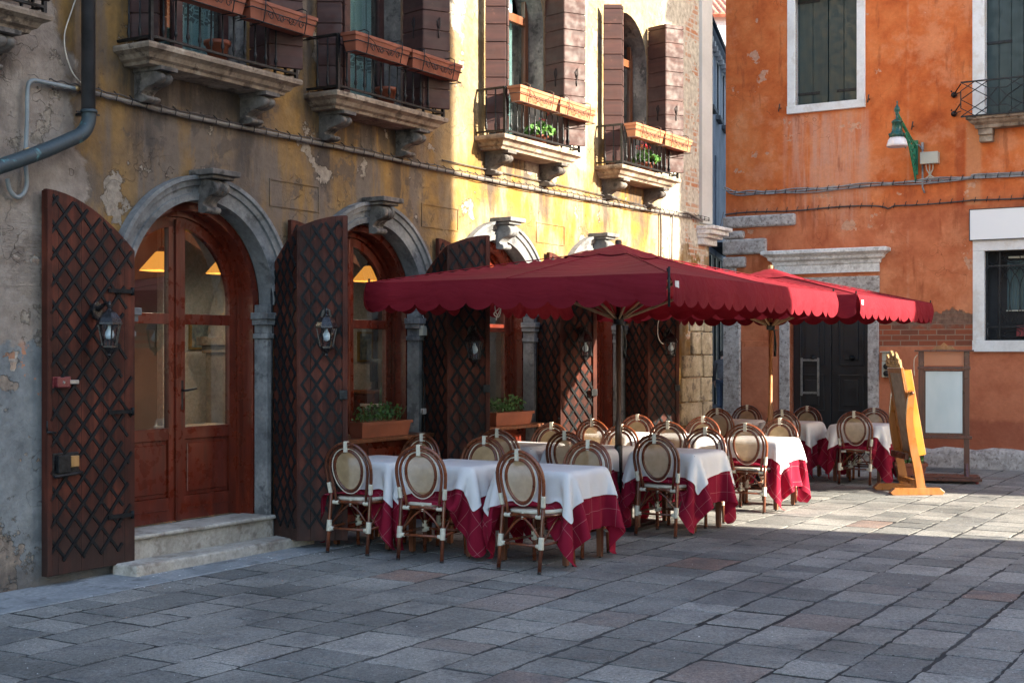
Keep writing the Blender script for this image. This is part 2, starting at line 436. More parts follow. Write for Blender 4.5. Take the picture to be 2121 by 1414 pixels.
def mat_glass(name, tint=(1, 1, 1), refl=1.0, rough=0.0, ior=1.5):
    g = NG(name); g.t.nodes.remove(g.b)
    tr = g.n('ShaderNodeBsdfTransparent', {0: tint}); gl = g.n('ShaderNodeBsdfGlossy', {'Roughness': rough})
    fr = g.n('ShaderNodeFresnel', {'IOR': ior})
    geo = g.n('ShaderNodeNewGeometry')
    # only the outer side reflects; a pane is thin and its far side must not darken the view
    fac = g.mul(fr.outputs[0], refl, g.math('SUBTRACT', 1.0, geo.outputs['Backfacing']))
    mx = g.n('ShaderNodeMixShader', {0: fac, 1: tr.outputs[0], 2: gl.outputs[0]})
    g.t.links.new(mx.outputs[0], g.out.inputs[0])
    return g.m

def mat_weave():
    g = NG('chair_mesh_weave')
    x, y, z = g.xyz()
    s = 170.0
    wv = g.math('MULTIPLY', g.math('SINE', g.mul(x, s * 2)), g.math('SINE', g.mul(z, s * 2)))
    nz = g.noise(16, 3)
    col = g.ramp(nz, [(.3, (.50, .37, .20)), (.7, (.66, .50, .29))])
    oi = g.n('ShaderNodeObjectInfo'); col = g.mix(1.0, col, g.ramp(oi.outputs['Random'], [(0, .78), (1, 1.15)]), 'MULTIPLY')
    tr = g.n('ShaderNodeBsdfTransparent'); tl = g.n('ShaderNodeBsdfTranslucent', {0: col})
    g.done(col, .75, g.bump(wv, .3, .001), spec=.2)
    m1 = g.n('ShaderNodeMixShader', {0: .35, 1: g.b.outputs[0], 2: tl.outputs[0]})
    m2 = g.n('ShaderNodeMixShader', {0: .36, 1: m1.outputs[0], 2: tr.outputs[0]})
    g.t.links.new(m2.outputs[0], g.out.inputs[0])
    return g.m

def mat_cloth(name, c0, c1, plaid=None, trans=.25, scale=300):
    g = NG(name)
    uv = g.n('ShaderNodeUVMap', uv_map='cloth')
    u, v, _ = g.xyz(uv.outputs[0])
    nz = g.noise(3, 4)
    col = g.ramp(nz, [(.3, c0), (.7, c1)])
    w1 = g.noise(90, 2, .5, vec=g.n('ShaderNodeMapping', {'Vector': uv.outputs[0], 'Scale': (6, .5, 1)}).outputs[0])
    w2 = g.noise(90, 2, .5, vec=g.n('ShaderNodeMapping', {'Vector': uv.outputs[0], 'Scale': (.5, 6, 1)}).outputs[0])
    wv = g.math('ADD', w1, w2)
    if plaid:
        def line(c, per, wd):
            q = g.math('ABSOLUTE', g.math('SUBTRACT', g.math('FRACT', g.mul(c, 1 / per)), .5))
            return g.mr(q, wd / per * .5, wd / per, 1.0, 0.0)
        ln = g.math('MAXIMUM', line(u, .17, .0024), line(v, .17, .0024))
        col = g.mix(g.mul(ln, .38), col, plaid)
    col = g.mix(1.0, col, g.ramp(wv, [(.3, .93), (.7, 1.04)]), 'MULTIPLY')
    fold = g.math('ADD', g.mul(g.noise(7, 5, .55, dist=.6), 1.0), g.mul(wv, .03))
    for cc_, at_ in ((u, 0.0), (v, 0.0), (u, .27), (u, -.27)):
        fold = g.math('ADD', fold, g.mul(g.mr(g.math('ABSOLUTE', g.math('SUBTRACT', cc_, at_)), 0.0, .007, 1.0, 0.0), .25 if not plaid else 0.0))
    g.done(col, .85, g.bump(fold, .42, .03), spec=.15)
    tl = g.n('ShaderNodeBsdfTranslucent', {0: col})
    m1 = g.n('ShaderNodeMixShader', {0: trans, 1: g.b.outputs[0], 2: tl.outputs[0]})
    g.t.links.new(m1.outputs[0], g.out.inputs[0])
    return g.m

def mat_canvas(name, c0, c1, trans=.3):
    g = NG(name)
    nz = g.noise(1.3, 6, .6); f = g.noise(160, 2)
    wr = g.math('ADD', g.noise(2.2, 4, .55, dist=.8), g.mul(g.noise(3.5, 3, .5, sc=(1.2, .25, 1), dist=1.6), .8))
    col = g.ramp(nz, [(.3, c0), (.7, c1)])
    col = g.mix(g.mr(g.vor(3.0), .012, .017, 1.0, 0.0), col, (.75, .72, .68))
    g.done(col, .8, g.bump(g.math('ADD', wr, g.mul(f, .02)), .6, .06), spec=.2)
    tl = g.n('ShaderNodeBsdfTranslucent', {0: col})
    m1 = g.n('ShaderNodeMixShader', {0: trans, 1: g.b.outputs[0], 2: tl.outputs[0]})
    g.t.links.new(m1.outputs[0], g.out.inputs[0])
    return g.m

def mat_emit(name, c, s):
    g = NG(name)
    return g.done(c, .6, **{'Emission Color': c, 'Emission Strength': s})

def mat_lace():
    g = NG('lace_curtain')
    x, y, z = g.xyz()
    fold = g.math('SINE', g.mul(x, 55))
    col = g.ramp(g.math('MULTIPLY_ADD', fold, .5, .5), [(0, (.30, .52, .58)), (1, (.52, .75, .80))])
    vo = g.vor(17, g.n('ShaderNodeCombineXYZ', {0: x, 1: z}).outputs[0], 'DISTANCE_TO_EDGE')
    bd = g.band(z, 4.55, 4.80, .01)
    pat = g.mul(bd, g.mr(vo, .05, .09))
    col = g.mix(g.mul(pat, .8), col, (.06, .10, .12))
    return g.done(col, .9, g.bump(fold, .6, .03), spec=.1)

M = {}
M['ochre'] = mat_ochre()
M['orange'] = mat_orange()
M['stone'] = mat_stone('grey_moulding_stone', (.11, .118, .122), (.185, .192, .195), (.30, .30, .29), blotch=(.085, .087, .09))
M['sill'] = mat_stone('weathered_sill_stone', (.14, .105, .078), (.30, .235, .175), (.50, .43, .34), blotch=(.075, .055, .043), scale=4)
M['corbel'] = mat_stone('dark_corbel_stone', (.07, .064, .060), (.145, .130, .118), (.30, .265, .225), blotch=(.035, .032, .03), scale=4)
M['step'] = mat_stone('step_stone', (.30, .265, .22), (.47, .43, .37), (.58, .55, .50), blotch=(.24, .20, .165), scale=3)
M['istria'] = mat_stone('white_istrian_stone', (.58, .58, .565), (.78, .78, .76), (.84, .84, .82), blotch=(.50, .485, .46), scale=3)
M['pilaster'] = mat_stone('pale_pilaster_render', (.52, .51, .47), (.60, .59, .55), (.66, .65, .61), pit=.08, scale=.8, grain=(.96, 1.03))
M['rough'] = mat_stone('rough_hewn_stone', (.28, .245, .225), (.48, .44, .41), (.62, .59, .56), pit=.8, blotch=(.20, .165, .15), scale=9)
M['quoin'] = mat_stone('sandy_quoin_blocks', (.32, .25, .16), (.52, .43, .29), (.66, .58, .44), blotch=(.16, .13, .10), pit=.7, scale=4)
M['redwood'] = mat_wood('varnished_red_wood', (.062, .009, .004), (.15, .020, .0075), rough=.32, coat=.25)
M['shutter'] = mat_shutter()
M['plank'] = mat_wood('burgundy_shutter_paint', (.030, .010, .0085), (.070, .024, .018), axis='x', rough=.65, wear=(.11, .045, .034))
M['iron'] = simple('black_wrought_iron', (.010, .011, .012), (.035, .037, .040), 30, .45, .3, metal=.6)
M['lattice'] = simple('lattice_iron', (.004, .005, .006), (.012, .014, .016), 25, .6, .35, spec=.2)
M['rust'] = simple('rusty_iron', (.05, .03, .022), (.13, .07, .045), 22, .7, .3)
M['terracotta'] = simple('terracotta', (.17, .046, .024), (.29, .088, .047), 5, .6, .12)
M['terra_l'] = simple('light_terracotta', (.36, .125, .055), (.46, .19, .095), 5, .6, .1)
M['soil'] = simple('potting_soil', (.02, .014, .01), (.06, .04, .028), 30, .95, .8)
M['pipe'] = simple('weathered_copper_pipe', (.040, .042, .046), (.085, .085, .09), 6, .42, .12, metal=.35)
M['patina'] = simple('verdigris_pipe', (.035, .055, .065), (.13, .34, .36), 9, .55, .15, metal=.2, lo=.60, hi=.74)
M['conduit'] = simple('dusty_conduit', (.13, .115, .10), (.23, .21, .185), 6, .6, .1)
M['conduit_g'] = simple('blue_grey_conduit', (.17, .20, .215), (.27, .305, .315), 8, .5, .1)
M['framewhite'] = mat_stone('white_window_stone', (.66, .66, .64), (.77, .78, .77), (.83, .84, .83), pit=.2, blotch=(.66, .64, .60), scale=2, grain=(.93, 1.03))
M['cable'] = simple('lead_cable', (.16, .165, .17), (.34, .35, .36), 12, .5, .1)
M['cable_d'] = simple('dark_cable', (.035, .03, .03), (.09, .075, .07), 12, .6, .1)
M['black'] = simple('black_plastic', (.008, .008, .009), (.02, .02, .021), 20, .4, .1)
M['crest'] = simple('gilded_carving', (.16, .075, .025), (.62, .42, .20), 22, .5, .4)
M['rope'] = simple('pale_cord', (.55, .50, .42), (.70, .66, .58), 30, .9, .3)
M['bamboo'] = mat_wood('brown_rattan_cane', (.055, .013, .006), (.19, .050, .016), rough=.30, scale=9, coat=.3, vary=True)
M['binding'] = simple('cream_rattan_binding', (.58, .54, .42), (.74, .71, .60), 40, .6, .5, bscale=180)
M['piping'] = simple('cream_piping', (.62, .56, .45), (.74, .69, .58), 30, .6, .2)
M['weave'] = mat_weave()
M['seatweave'] = simple('cream_seat_weave', (.50, .46, .36), (.66, .62, .52), 20, .7, .5, bscale=200)
M['redcloth'] = mat_cloth('burgundy_tablecloth', (.22, .008, .028), (.30, .014, .040), (.62, .36, .36), trans=.25)
M['whitecloth'] = mat_cloth('white_tablecloth', (.74, .75, .76), (.82, .82, .82), trans=.22)
M['tablewood'] = mat_wood('table_leg_wood', (.085, .030, .014), (.21, .075, .032), rough=.4, scale=7)
M['canvas'] = mat_canvas('burgundy_canvas', (.150, .0065, .015), (.215, .011, .021), .08)
M['polewood'] = mat_wood('varnished_pole_wood', (.20, .085, .030), (.40, .19, .075), rough=.35)
M['poledark'] = mat_wood('dark_pole_wood', (.030, .016, .010), (.085, .040, .020), rough=.4)
M['ribwood'] = mat_wood('umbrella_rib_wood', (.17, .10, .045), (.34, .22, .11), axis='x', rough=.5)
M['paving'] = mat_paving()
M['ground'] = simple('mortar_bed', (.014, .015, .016), (.05, .053, .055), .9, .95, .5, bscale=30, lo=.42, hi=.62)
M['curb'] = mat_stone('pale_pavement_strip', (.18, .20, .21), (.28, .30, .31), (.37, .385, .39), blotch=(.13, .14, .145), scale=2.2)
M['glass'] = mat_glass('window_glass', (.80, .82, .80), 5.5)
M['clear'] = mat_glass('clear_glass', (.93, .95, .96), 1.6)
M['room'] = simple('interior_plaster', (.33, .31, .29), (.45, .43, .41), 1.5, .85, .1)
M['roomfloor'] = simple('interior_floor', (.10, .055, .03), (.18, .10, .055), 3, .5, .1)
M['dark'] = simple('dark_interior', (.010, .010, .011), (.022, .022, .024), 3, .8, .05)
M['lace'] = mat_lace()
M['lampshade'] = mat_emit('glowing_lampshade', (.75, .30, .05), .45)
M['bulb'] = simple('frosted_bulb', (.50, .62, .68), (.62, .72, .76), 5, .25, .02)
M['lantern'] = simple('black_lantern_paint', (.014, .014, .015), (.045, .043, .045), 25, .30, .12, metal=.5)
M['green'] = simple('dark_green_enamel', (.004, .055, .042), (.007, .075, .058), 5, .25, .03)
M['greenl'] = simple('bright_green_iron', (.010, .14, .072), (.03, .26, .14), 14, .4, .3)
M['opal'] = simple('opal_lamp_bowl', (.62, .60, .62), (.76, .73, .74), 5, .2, .02)
M['boxgrey'] = simple('cream_box_plastic', (.46, .46, .38), (.52, .52, .43), 5, .5, .05)
M['signwhite'] = simple('white_sign_panel', (.82, .86, .87), (.87, .89, .90), .8, .45, .02)
M['gshutter'] = mat_wood('dark_green_shutter_paint', (.010, .026, .026), (.022, .044, .042), rough=.42, bump=.08)
M['blackdoor'] = mat_wood('black_door_paint', (.009, .010, .013), (.015, .016, .019), rough=.42, bump=.05)
M['easel'] = mat_wood('honey_wood', (.22, .075, .015), (.34, .135, .030), rough=.35, coat=.2)
M['yellowside'] = mat_wood('amber_wood', (.36, .155, .012), (.44, .205, .022), rough=.4, coat=.2)
M['standwood'] = mat_wood('mahogany_stand', (.045, .012, .006), (.105, .028, .012), rough=.35, coat=.2)
M['header'] = simple('tan_header_board', (.40, .17, .085), (.44, .19, .10), 2, .5, .03)
M['menu'] = simple('pale_menu_sheet', (.40, .52, .57), (.52, .62, .66), 3.5, .4, .02, sc=(1, 1, .4))
M['menugrid'] = simple('brown_menu_sheet', (.16, .12, .095), (.30, .24, .19), 12, .4, .05)
M['alley'] = mat_stone('blue_grey_render', (.17, .195, .23), (.26, .29, .335), (.36, .39, .43), pit=.15, scale=.8)
M['farwhite'] = mat_stone('white_far_render', (.62, .62, .60), (.74, .74, .72), (.78, .78, .77), pit=.1, scale=.6)
M['rooftile'] = simple('clay_roof_tile', (.36, .12, .07), (.56, .27, .17), 4, .8, .2)
M['opp'] = simple('pale_facing_render', (.40, .33, .26), (.52, .45, .37), .7, .85, .2)
M['skin'] = simple('skin', (.42, .24, .17), (.50, .30, .22), 10, .55, .05)
M['hoodie'] = simple('grey_hoodie', (.050, .044, .046), (.085, .078, .080), 12, .9, .3)
M['jeans'] = simple('blue_jeans', (.012, .017, .032), (.028, .040, .066), 14, .85, .3)
M['coat'] = simple('black_coat', (.008, .008, .010), (.018, .018, .022), 14, .85, .3)
M['hair'] = simple('dark_hair', (.015, .010, .008), (.04, .028, .02), 40, .6, .4)
M['leaf'] = simple('plant_leaf', (.018, .060, .014), (.065, .16, .035), 12, .5, .1)
M['leafb'] = simple('geranium_leaf', (.04, .13, .02), (.11, .26, .05), 12, .5, .1)
M['petal'] = simple('red_petal', (.50, .012, .02), (.66, .03, .04), 12, .5, .1)
M['paperbits'] = simple('paper_bits', (.55, .58, .58), (.75, .76, .74), 3, .8, .05)
M['picture'] = simple('framed_print', (.04, .10, .16), (.42, .46, .40), 14, .5, .02)
M['gold'] = simple('gilt_frame', (.30, .18, .05), (.45, .30, .10), 10, .4, .1, metal=.5)
M['brass'] = simple('worn_brass', (.28, .17, .07), (.45, .30, .14), 12, .4, .2, metal=.7)
M['lockred'] = simple('red_lock_enamel', (.12, .018, .022), (.18, .03, .035), 12, .35, .1)
M['steel'] = simple('grey_steel', (.18, .20, .21), (.34, .36, .37), 12, .35, .15, metal=.7)
M['amberchair'] = M['yellowside']
# ================================================================== ochre building
LB = thing('ochre_house', 'ochre plastered house with four arched openings, folding lattice shutters and small stone balconies', 'building', (PL[0], PL[1], 0), ANG_L)
AC = [2.00, 4.31, 6.64, 8.96]      # arch centres along the facade
AR, AZ = .845, 2.13                # arch radius and springing height
WC = [-.76, 1.92, 4.18, 7.05, 9.86]  # balcony window centres
HALF_W = .60; W0, WZ = 4.085, 5.62

def arch_loop(c, r, z0, zs, n=22):
    return [(c - r, z0)] + [(c + r * math.cos(PI - PI * i / n), zs + r * math.sin(PI - PI * i / n)) for i in range(n + 1)] + [(c + r, z0)]

def sheet(mb, x0, x1, z0, z1, holes, y=0.0):
    pts = [(x0, z0), (x1, z0), (x1, z1), (x0, z1)]
    edges = [(0, 1), (1, 2), (2, 3), (3, 0)]
    for h in holes:
        b = len(pts); pts += h
        edges += [(b + i, b + (i + 1) % len(h)) for i in range(len(h))]
    vs, es, fs, *_ = geometry.delaunay_2d_cdt([Vector(p) for p in pts], edges, [], 0, 1e-5)
    def inside(p, poly):
        c = False; n = len(poly); j = n - 1
        for i in range(n):
            if (poly[i][1] > p[1]) != (poly[j][1] > p[1]) and p[0] < (poly[j][0] - poly[i][0]) * (p[1] - poly[i][1]) / (poly[j][1] - poly[i][1]) + poly[i][0]:
                c = not c
            j = i
        return c
    keep = []
    for f in fs:
        cx = sum(vs[i][0] for i in f) / len(f); cz = sum(vs[i][1] for i in f) / len(f)
        if not any(inside((cx, cz), h) for h in holes): keep.append(tuple(f))
    mb.add([(v[0], y, v[1]) for v in vs], keep)
def reveal(mb, loop, y0, y1, closed=True):
    n = len(loop)
    vs = [(p[0], y0, p[1]) for p in loop] + [(p[0], y1, p[1]) for p in loop]
    mb.add(vs, [(i, (i + 1) % n, (i + 1) % n + n, i + n) for i in range(n if closed else n - 1)])

XE = 12.62
w = MB()
holes = [arch_loop(c, AR, 0.02, AZ) for c in AC]
holes += [arch_loop(c, HALF_W, W0, WZ, 14) for c in WC]
sheet(w, -5, XE, -.3, 9.5, holes)
w.add([(-5, 0, -.3), (-5, 9, -.3), (-5, 9, 9.5), (-5, 0, 9.5)], [(0, 1, 2, 3)])
w.add([(XE, 0, -.3), (XE, 9, -.3), (XE, 9, 9.5), (XE, 0, 9.5)], [(0, 1, 2, 3)])
w.add([(-5, 0, 9.5), (XE, 0, 9.5), (XE, 9, 9.5), (-5, 9, 9.5)], [(0, 1, 2, 3)])
w.add([(-5, 9, -.3), (XE, 9, -.3), (XE, 9, 9.5), (-5, 9, 9.5)], [(0, 1, 2, 3)])
# sunk plaster panels between the arches
w.build('wall', M['ochre'], LB)
for h in holes[4:]:
    q = MB(); reveal(q, h, -.006, .34); q.build('window_reveal', M['corbel'], LB)
for c in (3.13, 5.46, 7.8):
    q = MB(); x0, x1, z0, z1 = c - .30, c + .36, 3.02, 3.24
    for a in ((x0, x1, z0 - .012, z0), (x0, x1, z1, z1 + .012), (x0 - .012, x0, z0 - .012, z1 + .012), (x1, x1 + .012, z0 - .012, z1 + .012)):
        q.box(a[0], a[1], -.010, .01, a[2], a[3])
    q.build('plaster_panel', M['ochre'], LB)

# arch mouldings, pilasters, soffits, keystones
def scroll(mb, x0, x1, m0, m1, z0, z1, lobes=3):
    """S-shaped bracket, side profile in (m, z), built across x in rounded lobes"""
    H = z1 - z0; Q = m1 - m0
    prof = []
    for i in range(19):                                    # big roll at the top
        a = PI * .5 - PI * 1.15 * i / 18
        prof.append((m0 + Q * .50 + Q * .5 * math.cos(a), z1 - H * .25 + H * .25 * math.sin(a)))
    for i in range(1, 9):
        t = i / 9
        prof.append((m0 + Q * (.62 - .40 * math.sin(t * PI / 2)), z1 - H * .47 - H * .28 * t))
    for i in range(13):
        a = PI * .5 - PI * 1.05 * i / 12
        prof.append((m0 + Q * .30 + Q * .22 * math.cos(a), z0 + H * .11 + H * .11 * math.sin(a)))
    prof += [(m0, z0 + .01), (m0, z1)]
    n = len(prof)
    W = (x1 - x0) / lobes
    for l in range(lobes):
        xs = [x0 + W * l + W * t for t in (0, .12, .3, .5, .7, .88, 1)]
        gr = [.90, .97, 1.0, 1.0, 1.0, .97, .90]
        P = [[(x, -(m0 + (p[0] - m0) * g), p[1]) for p in prof] for x, g in zip(xs, gr)]
        mb.grid(P, True)
    for x in (x0, x1):
        g = .90
        tri = geometry.tessellate_polygon([[Vector((p[0], p[1], 0)) for p in prof]])
        mb.add([(x, -(m0 + (p[0] - m0) * g), p[1]) for p in prof], [tuple(t) for t in tri])

for k, c in enumerate(AC):
    a = MB()
    prof = [(AR, .14), (AR, -.035), (AR + .055, -.045), (AR + .06, -.028), (AR + .115, -.036), (AR + .12, -.055), (AR + .165, -.065), (AR + .172, -.085), (AR + .205, -.085), (AR + .205, .01)]
    P = []
    nseg = 36
    for i in range(nseg + 1):
        t = PI * i / nseg
        P.append([(c + r * math.cos(t), y, AZ + r * math.sin(t)) for r, y in prof])
    a.grid(P, False)
    for i in (0, nseg):
        a.add(P[i], [tuple(range(len(prof)))])
    ar = a.build('arch_moulding', M['stone'], LB)
    ks = MB()
    scroll(ks, c - .085, c + .085, .03, .235, 2.86, 3.135)
    ks.build('keystone', M['corbel'] if k < 2 else M['stone'], ar)
    kc = MB()
    kc.box(c - .13, c + .13, -.235, 0, 3.137, 3.165); kc.box(c - .165, c + .165, -.275, 0, 3.166, 3.212)
    kc.build('keystone_cap', M['corbel'] if k < 2 else M['stone'], ar, bev=.008)
    for sgn in (-1, 1):
        x0, x1 = (c + AR - .065, c + AR + .015) if sgn > 0 else (c - AR - .015, c - AR + .065)
        p = MB(); p.box(x0, x1, -.012, .14, .02, 1.83)
        p.box(x0 - .012 * (sgn > 0), x1 + .012 * (sgn < 0), -.024, .14, .02, .22)
        i0 = x0 - .02 if sgn > 0 else x0; i1 = x1 if sgn > 0 else x1 + .02
        p.box(i0, i1, -.03, .14, 1.83, 1.875)
        p.box(i0 - .012 * (sgn > 0), i1 + .012 * (sgn < 0), -.042, .14, 1.95, 2.0)
        p.box(i0 - .03 * (sgn > 0), i1 + .03 * (sgn < 0), -.06, .14, 2.0, 2.06)
        p.box(x0, x1, -.02, .14, 1.875, 1.95); p.box(x0, x1, -.012, .14, 2.06, AZ)
        p.build('pilaster', M['stone'], LB, bev=.006)

# ------------------------------------------------------------------ joinery in the arches
def frame_mesh(c, z0):
    f = MB()
    ro, ri = AR - .004, AR - .075
    ya, yb = .145, .40
    P = []
    n = 32
    prof = [(ro, ya), (ri, ya), (ri, yb), (ro, yb)]
    for i in range(n + 1):
        t = PI * i / n
        P.append([(c + r * math.cos(t), y, AZ + r * math.sin(t)) for r, y in prof + prof[:1]])
    f.grid(P, False)
    for s in (-1, 1):
        a, b = sorted((c + s * ro, c + s * ri)); f.box(a, b, ya, yb, z0, AZ)
    # an inner bead
    P = []
    for i in range(n + 1):
        t = PI * i / n
        P.append([(c + r * math.cos(t), y, AZ + r * math.sin(t)) for r, y in [(ri, .27), (ri - .045, .27), (ri - .045, .40), (ri, .40), (ri, .27)]])
    f.grid(P, False)
    for s in (-1, 1):
        a, b = sorted((c + s * ri, c + s * (ri - .045))); f.box(a, b, .27, .40, z0, AZ)
    return f
def leaf_parts(c, sgn, zb, zg, parent, kind):
    """one arched leaf; sgn -1 = left, +1 = right; zb foot, zg lower edge of the glass"""
    y0, y1 = .30, .355
    ro = AR - .122; st = .095
    zt0, zt1 = 1.945, 2.035
    l = MB()
    def bx(a, b, z0, z1, ya=y0, yb=y1):
        xs = sorted((c + sgn * a, c + sgn * b)); l.box(xs[0], xs[1], ya, yb, z0, z1)
    bx(.004, st, zb, AZ + math.sqrt(ro ** 2 - st ** 2) - .03)
    bx(.0, .03, zb, AZ + ro - .02, y0 - .022, y0)          # cover strip where the leaves meet
    bx(ro - st + .01, ro, zb, AZ)
    bx(st, ro - st + .01, zt0, zt1)
    bx(st, ro - st + .01, zg - .10, zg)
    if kind == 'door':
        bx(st, ro - st + .01, zb, zb + .20); bx(st, ro - st + .01, zb + .095, zb + .105, y0 - .006, y0)
    # curved top rail
    P = []; n = 16
    ri = ro - st + .01
    for i in range(n + 1):
        t = PI / 2 * i / n
        q = []
        for r, y in [(ro, y0), (ri, y0), (ri, y1), (ro, y1), (ro, y0)]:
            q.append((c + sgn * max(.004, r * math.cos(t)), y, AZ + r * math.sin(t)))
        P.append(q)
    l.grid(P, False)
    o = l.build('door' if kind == 'door' else 'casement', M['redwood'], parent, bev=.005)
    g = MB()
    up = [(c + sgn * st, zt1)] + [(c + sgn * ri, zt1)] + [(c + sgn * ri * math.cos(PI / 2 * i / 14), AZ + ri * math.sin(PI / 2 * i / 14)) for i in range(15) if ri * math.cos(PI / 2 * i / 14) > st]
    up.append((c + sgn * st, AZ + math.sqrt(ri ** 2 - st ** 2)))
    g.prism(up, 'y', .325, .331); g.build('pane', M['glass'], o)
    g = MB(); xs = sorted((c + sgn * st, c + sgn * ri)); g.box(xs[0], xs[1], .325, .331, zg, zt0); g.build('pane', M['glass'], o)
    if kind == 'door':
        p = MB(); p.box(xs[0], xs[1], .322, .335, zb + .2, zg - .1)
        p.box(xs[0] + .035, xs[1] - .035, .308, .322, zb + .235, zg - .135)
        p.build('door_panel', M['redwood'], o, bev=.012, seg=1)
    return o

for k, c in enumerate(AC):
    if k in (0, 3):
        fr = frame_mesh(c, .26).build('door_frame', M['redwood'], LB)
        for s in (-1, 1):
            d = leaf_parts(c, s, .285, 1.07, LB, 'door')
            if s > 0:
                h = MB()
                h.box(c + .03, c + .062, .288, .299, 1.22, 1.47); h.tube([(c + .046, .288, 1.385), (c + .046, .245, 1.385), (c + .075, .238, 1.388), (c + .17, .238, 1.40)], .009, 8)
                h.build('handle', M['iron'], d)
        st = MB()
        st.box(c - AR + .01, c + AR - .01, -.035, .42, -.05, .235); st.build('door_riser', M['step'], LB, bev=.01)
        st = MB()
        st.box(c - AR - .02 + .03, c + AR - .012, -.075, .40, .237, .272); st.build('door_sill', M['step'], LB, bev=.016, seg=3)
        st = MB()
        st.box(c - 1.02, c + 1.08, -.31, -.04, -.05, .085); st.build('door_step', M['step'], LB, bev=.018, seg=3)
    else:
        fr = frame_mesh(c, .80).build('window_frame', M['redwood'], LB)
        for s in (-1, 1): leaf_parts(c, s, .90, 1.0, LB, 'casement')
        sh = MB(); sh.box(c - .80, c + .84, -.20, .40, .845, .885)
        sh.build('window_shelf', M['tablewood'], LB, bev=.006)
        pn = MB(); pn.box(c - AR + .01, c + AR - .01, .10, .40, .0, .843)
        for q in (-1, 0): pn.box(c + .06 + q * .80, c + .70 + q * .80, .085, .10, .12, .76)
        pn.build('window_apron', M['redwood'], LB, bev=.008, seg=1)

# ------------------------------------------------------------------ ground-floor shutters
def leaf_top(x, w=.84):      # x measured from the hinge over the full leaf
    return 2.90 - .40 * (1 - min(1, x / w)) ** 1.9
def shutter_panel(xa, xb, zb, px, pz, mirror=1, ragged=False):
    """panel from xa to xb (distance from hinge), front at y=0, back at y=.045; returns wood, lattice"""
    n = 10
    top = [(xa + (xb - xa) * i / n, leaf_top(xa + (xb - xa) * i / n)) for i in range(n + 1)]
    poly = [(mirror * x, z) for x, z in [(xa, zb), (xb, zb)] + top[::-1]]
    wd = MB(); wd.prism(poly, 'y', 0, .045)
    lt = MB()
    x0, x1 = xa + .025, xb - .02
    step = .012
    for sg in (-1, 1):
        k = pz / px
        n0 = int((zb - k * x1) / pz) - 3; n1 = int((3 + k * x1) / pz) + 3
        for q in range(n0, n1):
            run = None; last = None
            t = x0
            jx0 = x0 + (rnd.uniform(0, .13) if ragged else 0)
            while t <= x1 + 1e-6:
                z = q * pz + sg * k * t
                ok = zb + .10 < z < leaf_top(t) - .03 and t >= (jx0 if z < 2.3 else x0)
                if ok and run is None: run = (t, z)
                if ok: last = (t, z)
                if (not ok or t + step > x1) and run is not None and last[0] - run[0] > .02:
                    d = .006 if sg > 0 else .012
                    lt.bar((mirror * run[0], -d / 2, run[1]), (mirror * last[0], -d / 2, last[1]), .023, d, up=(0, 1, 0))
                    nn = max(1, int((last[0] - run[0]) / px))
                if not ok: run = None
                t += step
    # edge band of iron
    return wd, lt

def shutter_obj(name, xa, xb, zb, px, pz, hinge, alpha, mirror=1, ragged=False):
    wd, lt = shutter_panel(xa, xb, zb, px, pz, mirror, ragged)
    o = wd.build(name, M['shutter'], LB, bev=.004, seg=1)
    o.location = (hinge[0], -hinge[1], 0); o.rotation_euler = (0, 0, -alpha)
    lt.build('lattice', M['lattice'], o, weld=False)
    return o
# the leaf lying flat on the wall, at the near end, with its locks
ol = shutter_obj('shutter', 0.0, .84, .075, .170, .195, (1.172, .085), 0, mirror=-1, ragged=True)
ol['label'] = 'wide lattice shutter folded flat on the grey render, with two locks'
e = MB(); e.box(-.845, -.80, -.012, .055, .075, 2.89)
e.build('edge_strip', M['shutter'], ol, bev=.004)
q = MB(); q.box(-.80, -.63, -.012, -.001, 1.445, 1.53); q.box(-.78, -.66, -.04, -.012, 1.452, 1.524); q.build('lock', M['lockred'], ol, bev=.006)
q = MB(); q.box(-.66, -.57, -.03, -.012, 1.473, 1.505); q.tube([(-.72, -.045, 1.488), (-.72, -.035, 1.488)], .012, 8); q.build('lock_bolt', M['steel'], ol, bev=.004)
q = MB(); q.box(-.80, -.56, -.012, -.001, .80, .97); q.box(-.77, -.66, -.045, -.012, .825, .955); q.tube([(-.80, -.03, .80), (-.54, -.03, .815)], .012, 8); q.build('lock', M['iron'], ol, bev=.006)
q = MB(); q.box(-.655, -.575, -.04, -.012, .86, .945); q.build('lock_bolt', M['brass'], ol, bev=.006)
for z in (.45, 1.25, 2.18):
    q = MB(); q.bar((-.28, -.018, z), (-.03, -.018, z), .03, .014, (0, 1, 0)); q.tube([(-.04, -.02, z - .03), (-.04, -.02, z + .03)], .014, 8); q.build('hinge', M['lattice'], ol)
q = MB(); q.tube([(-.86, -.02, 1.13), (-.78, -.025, 1.12)], .009, 6); q.tube([(-.855, -.02, 1.13), (-.855, -.02, 1.21)], .007, 6); q.build('hook', M['iron'], ol)
HALVES = []
A1, B1 = R(110), R(50)
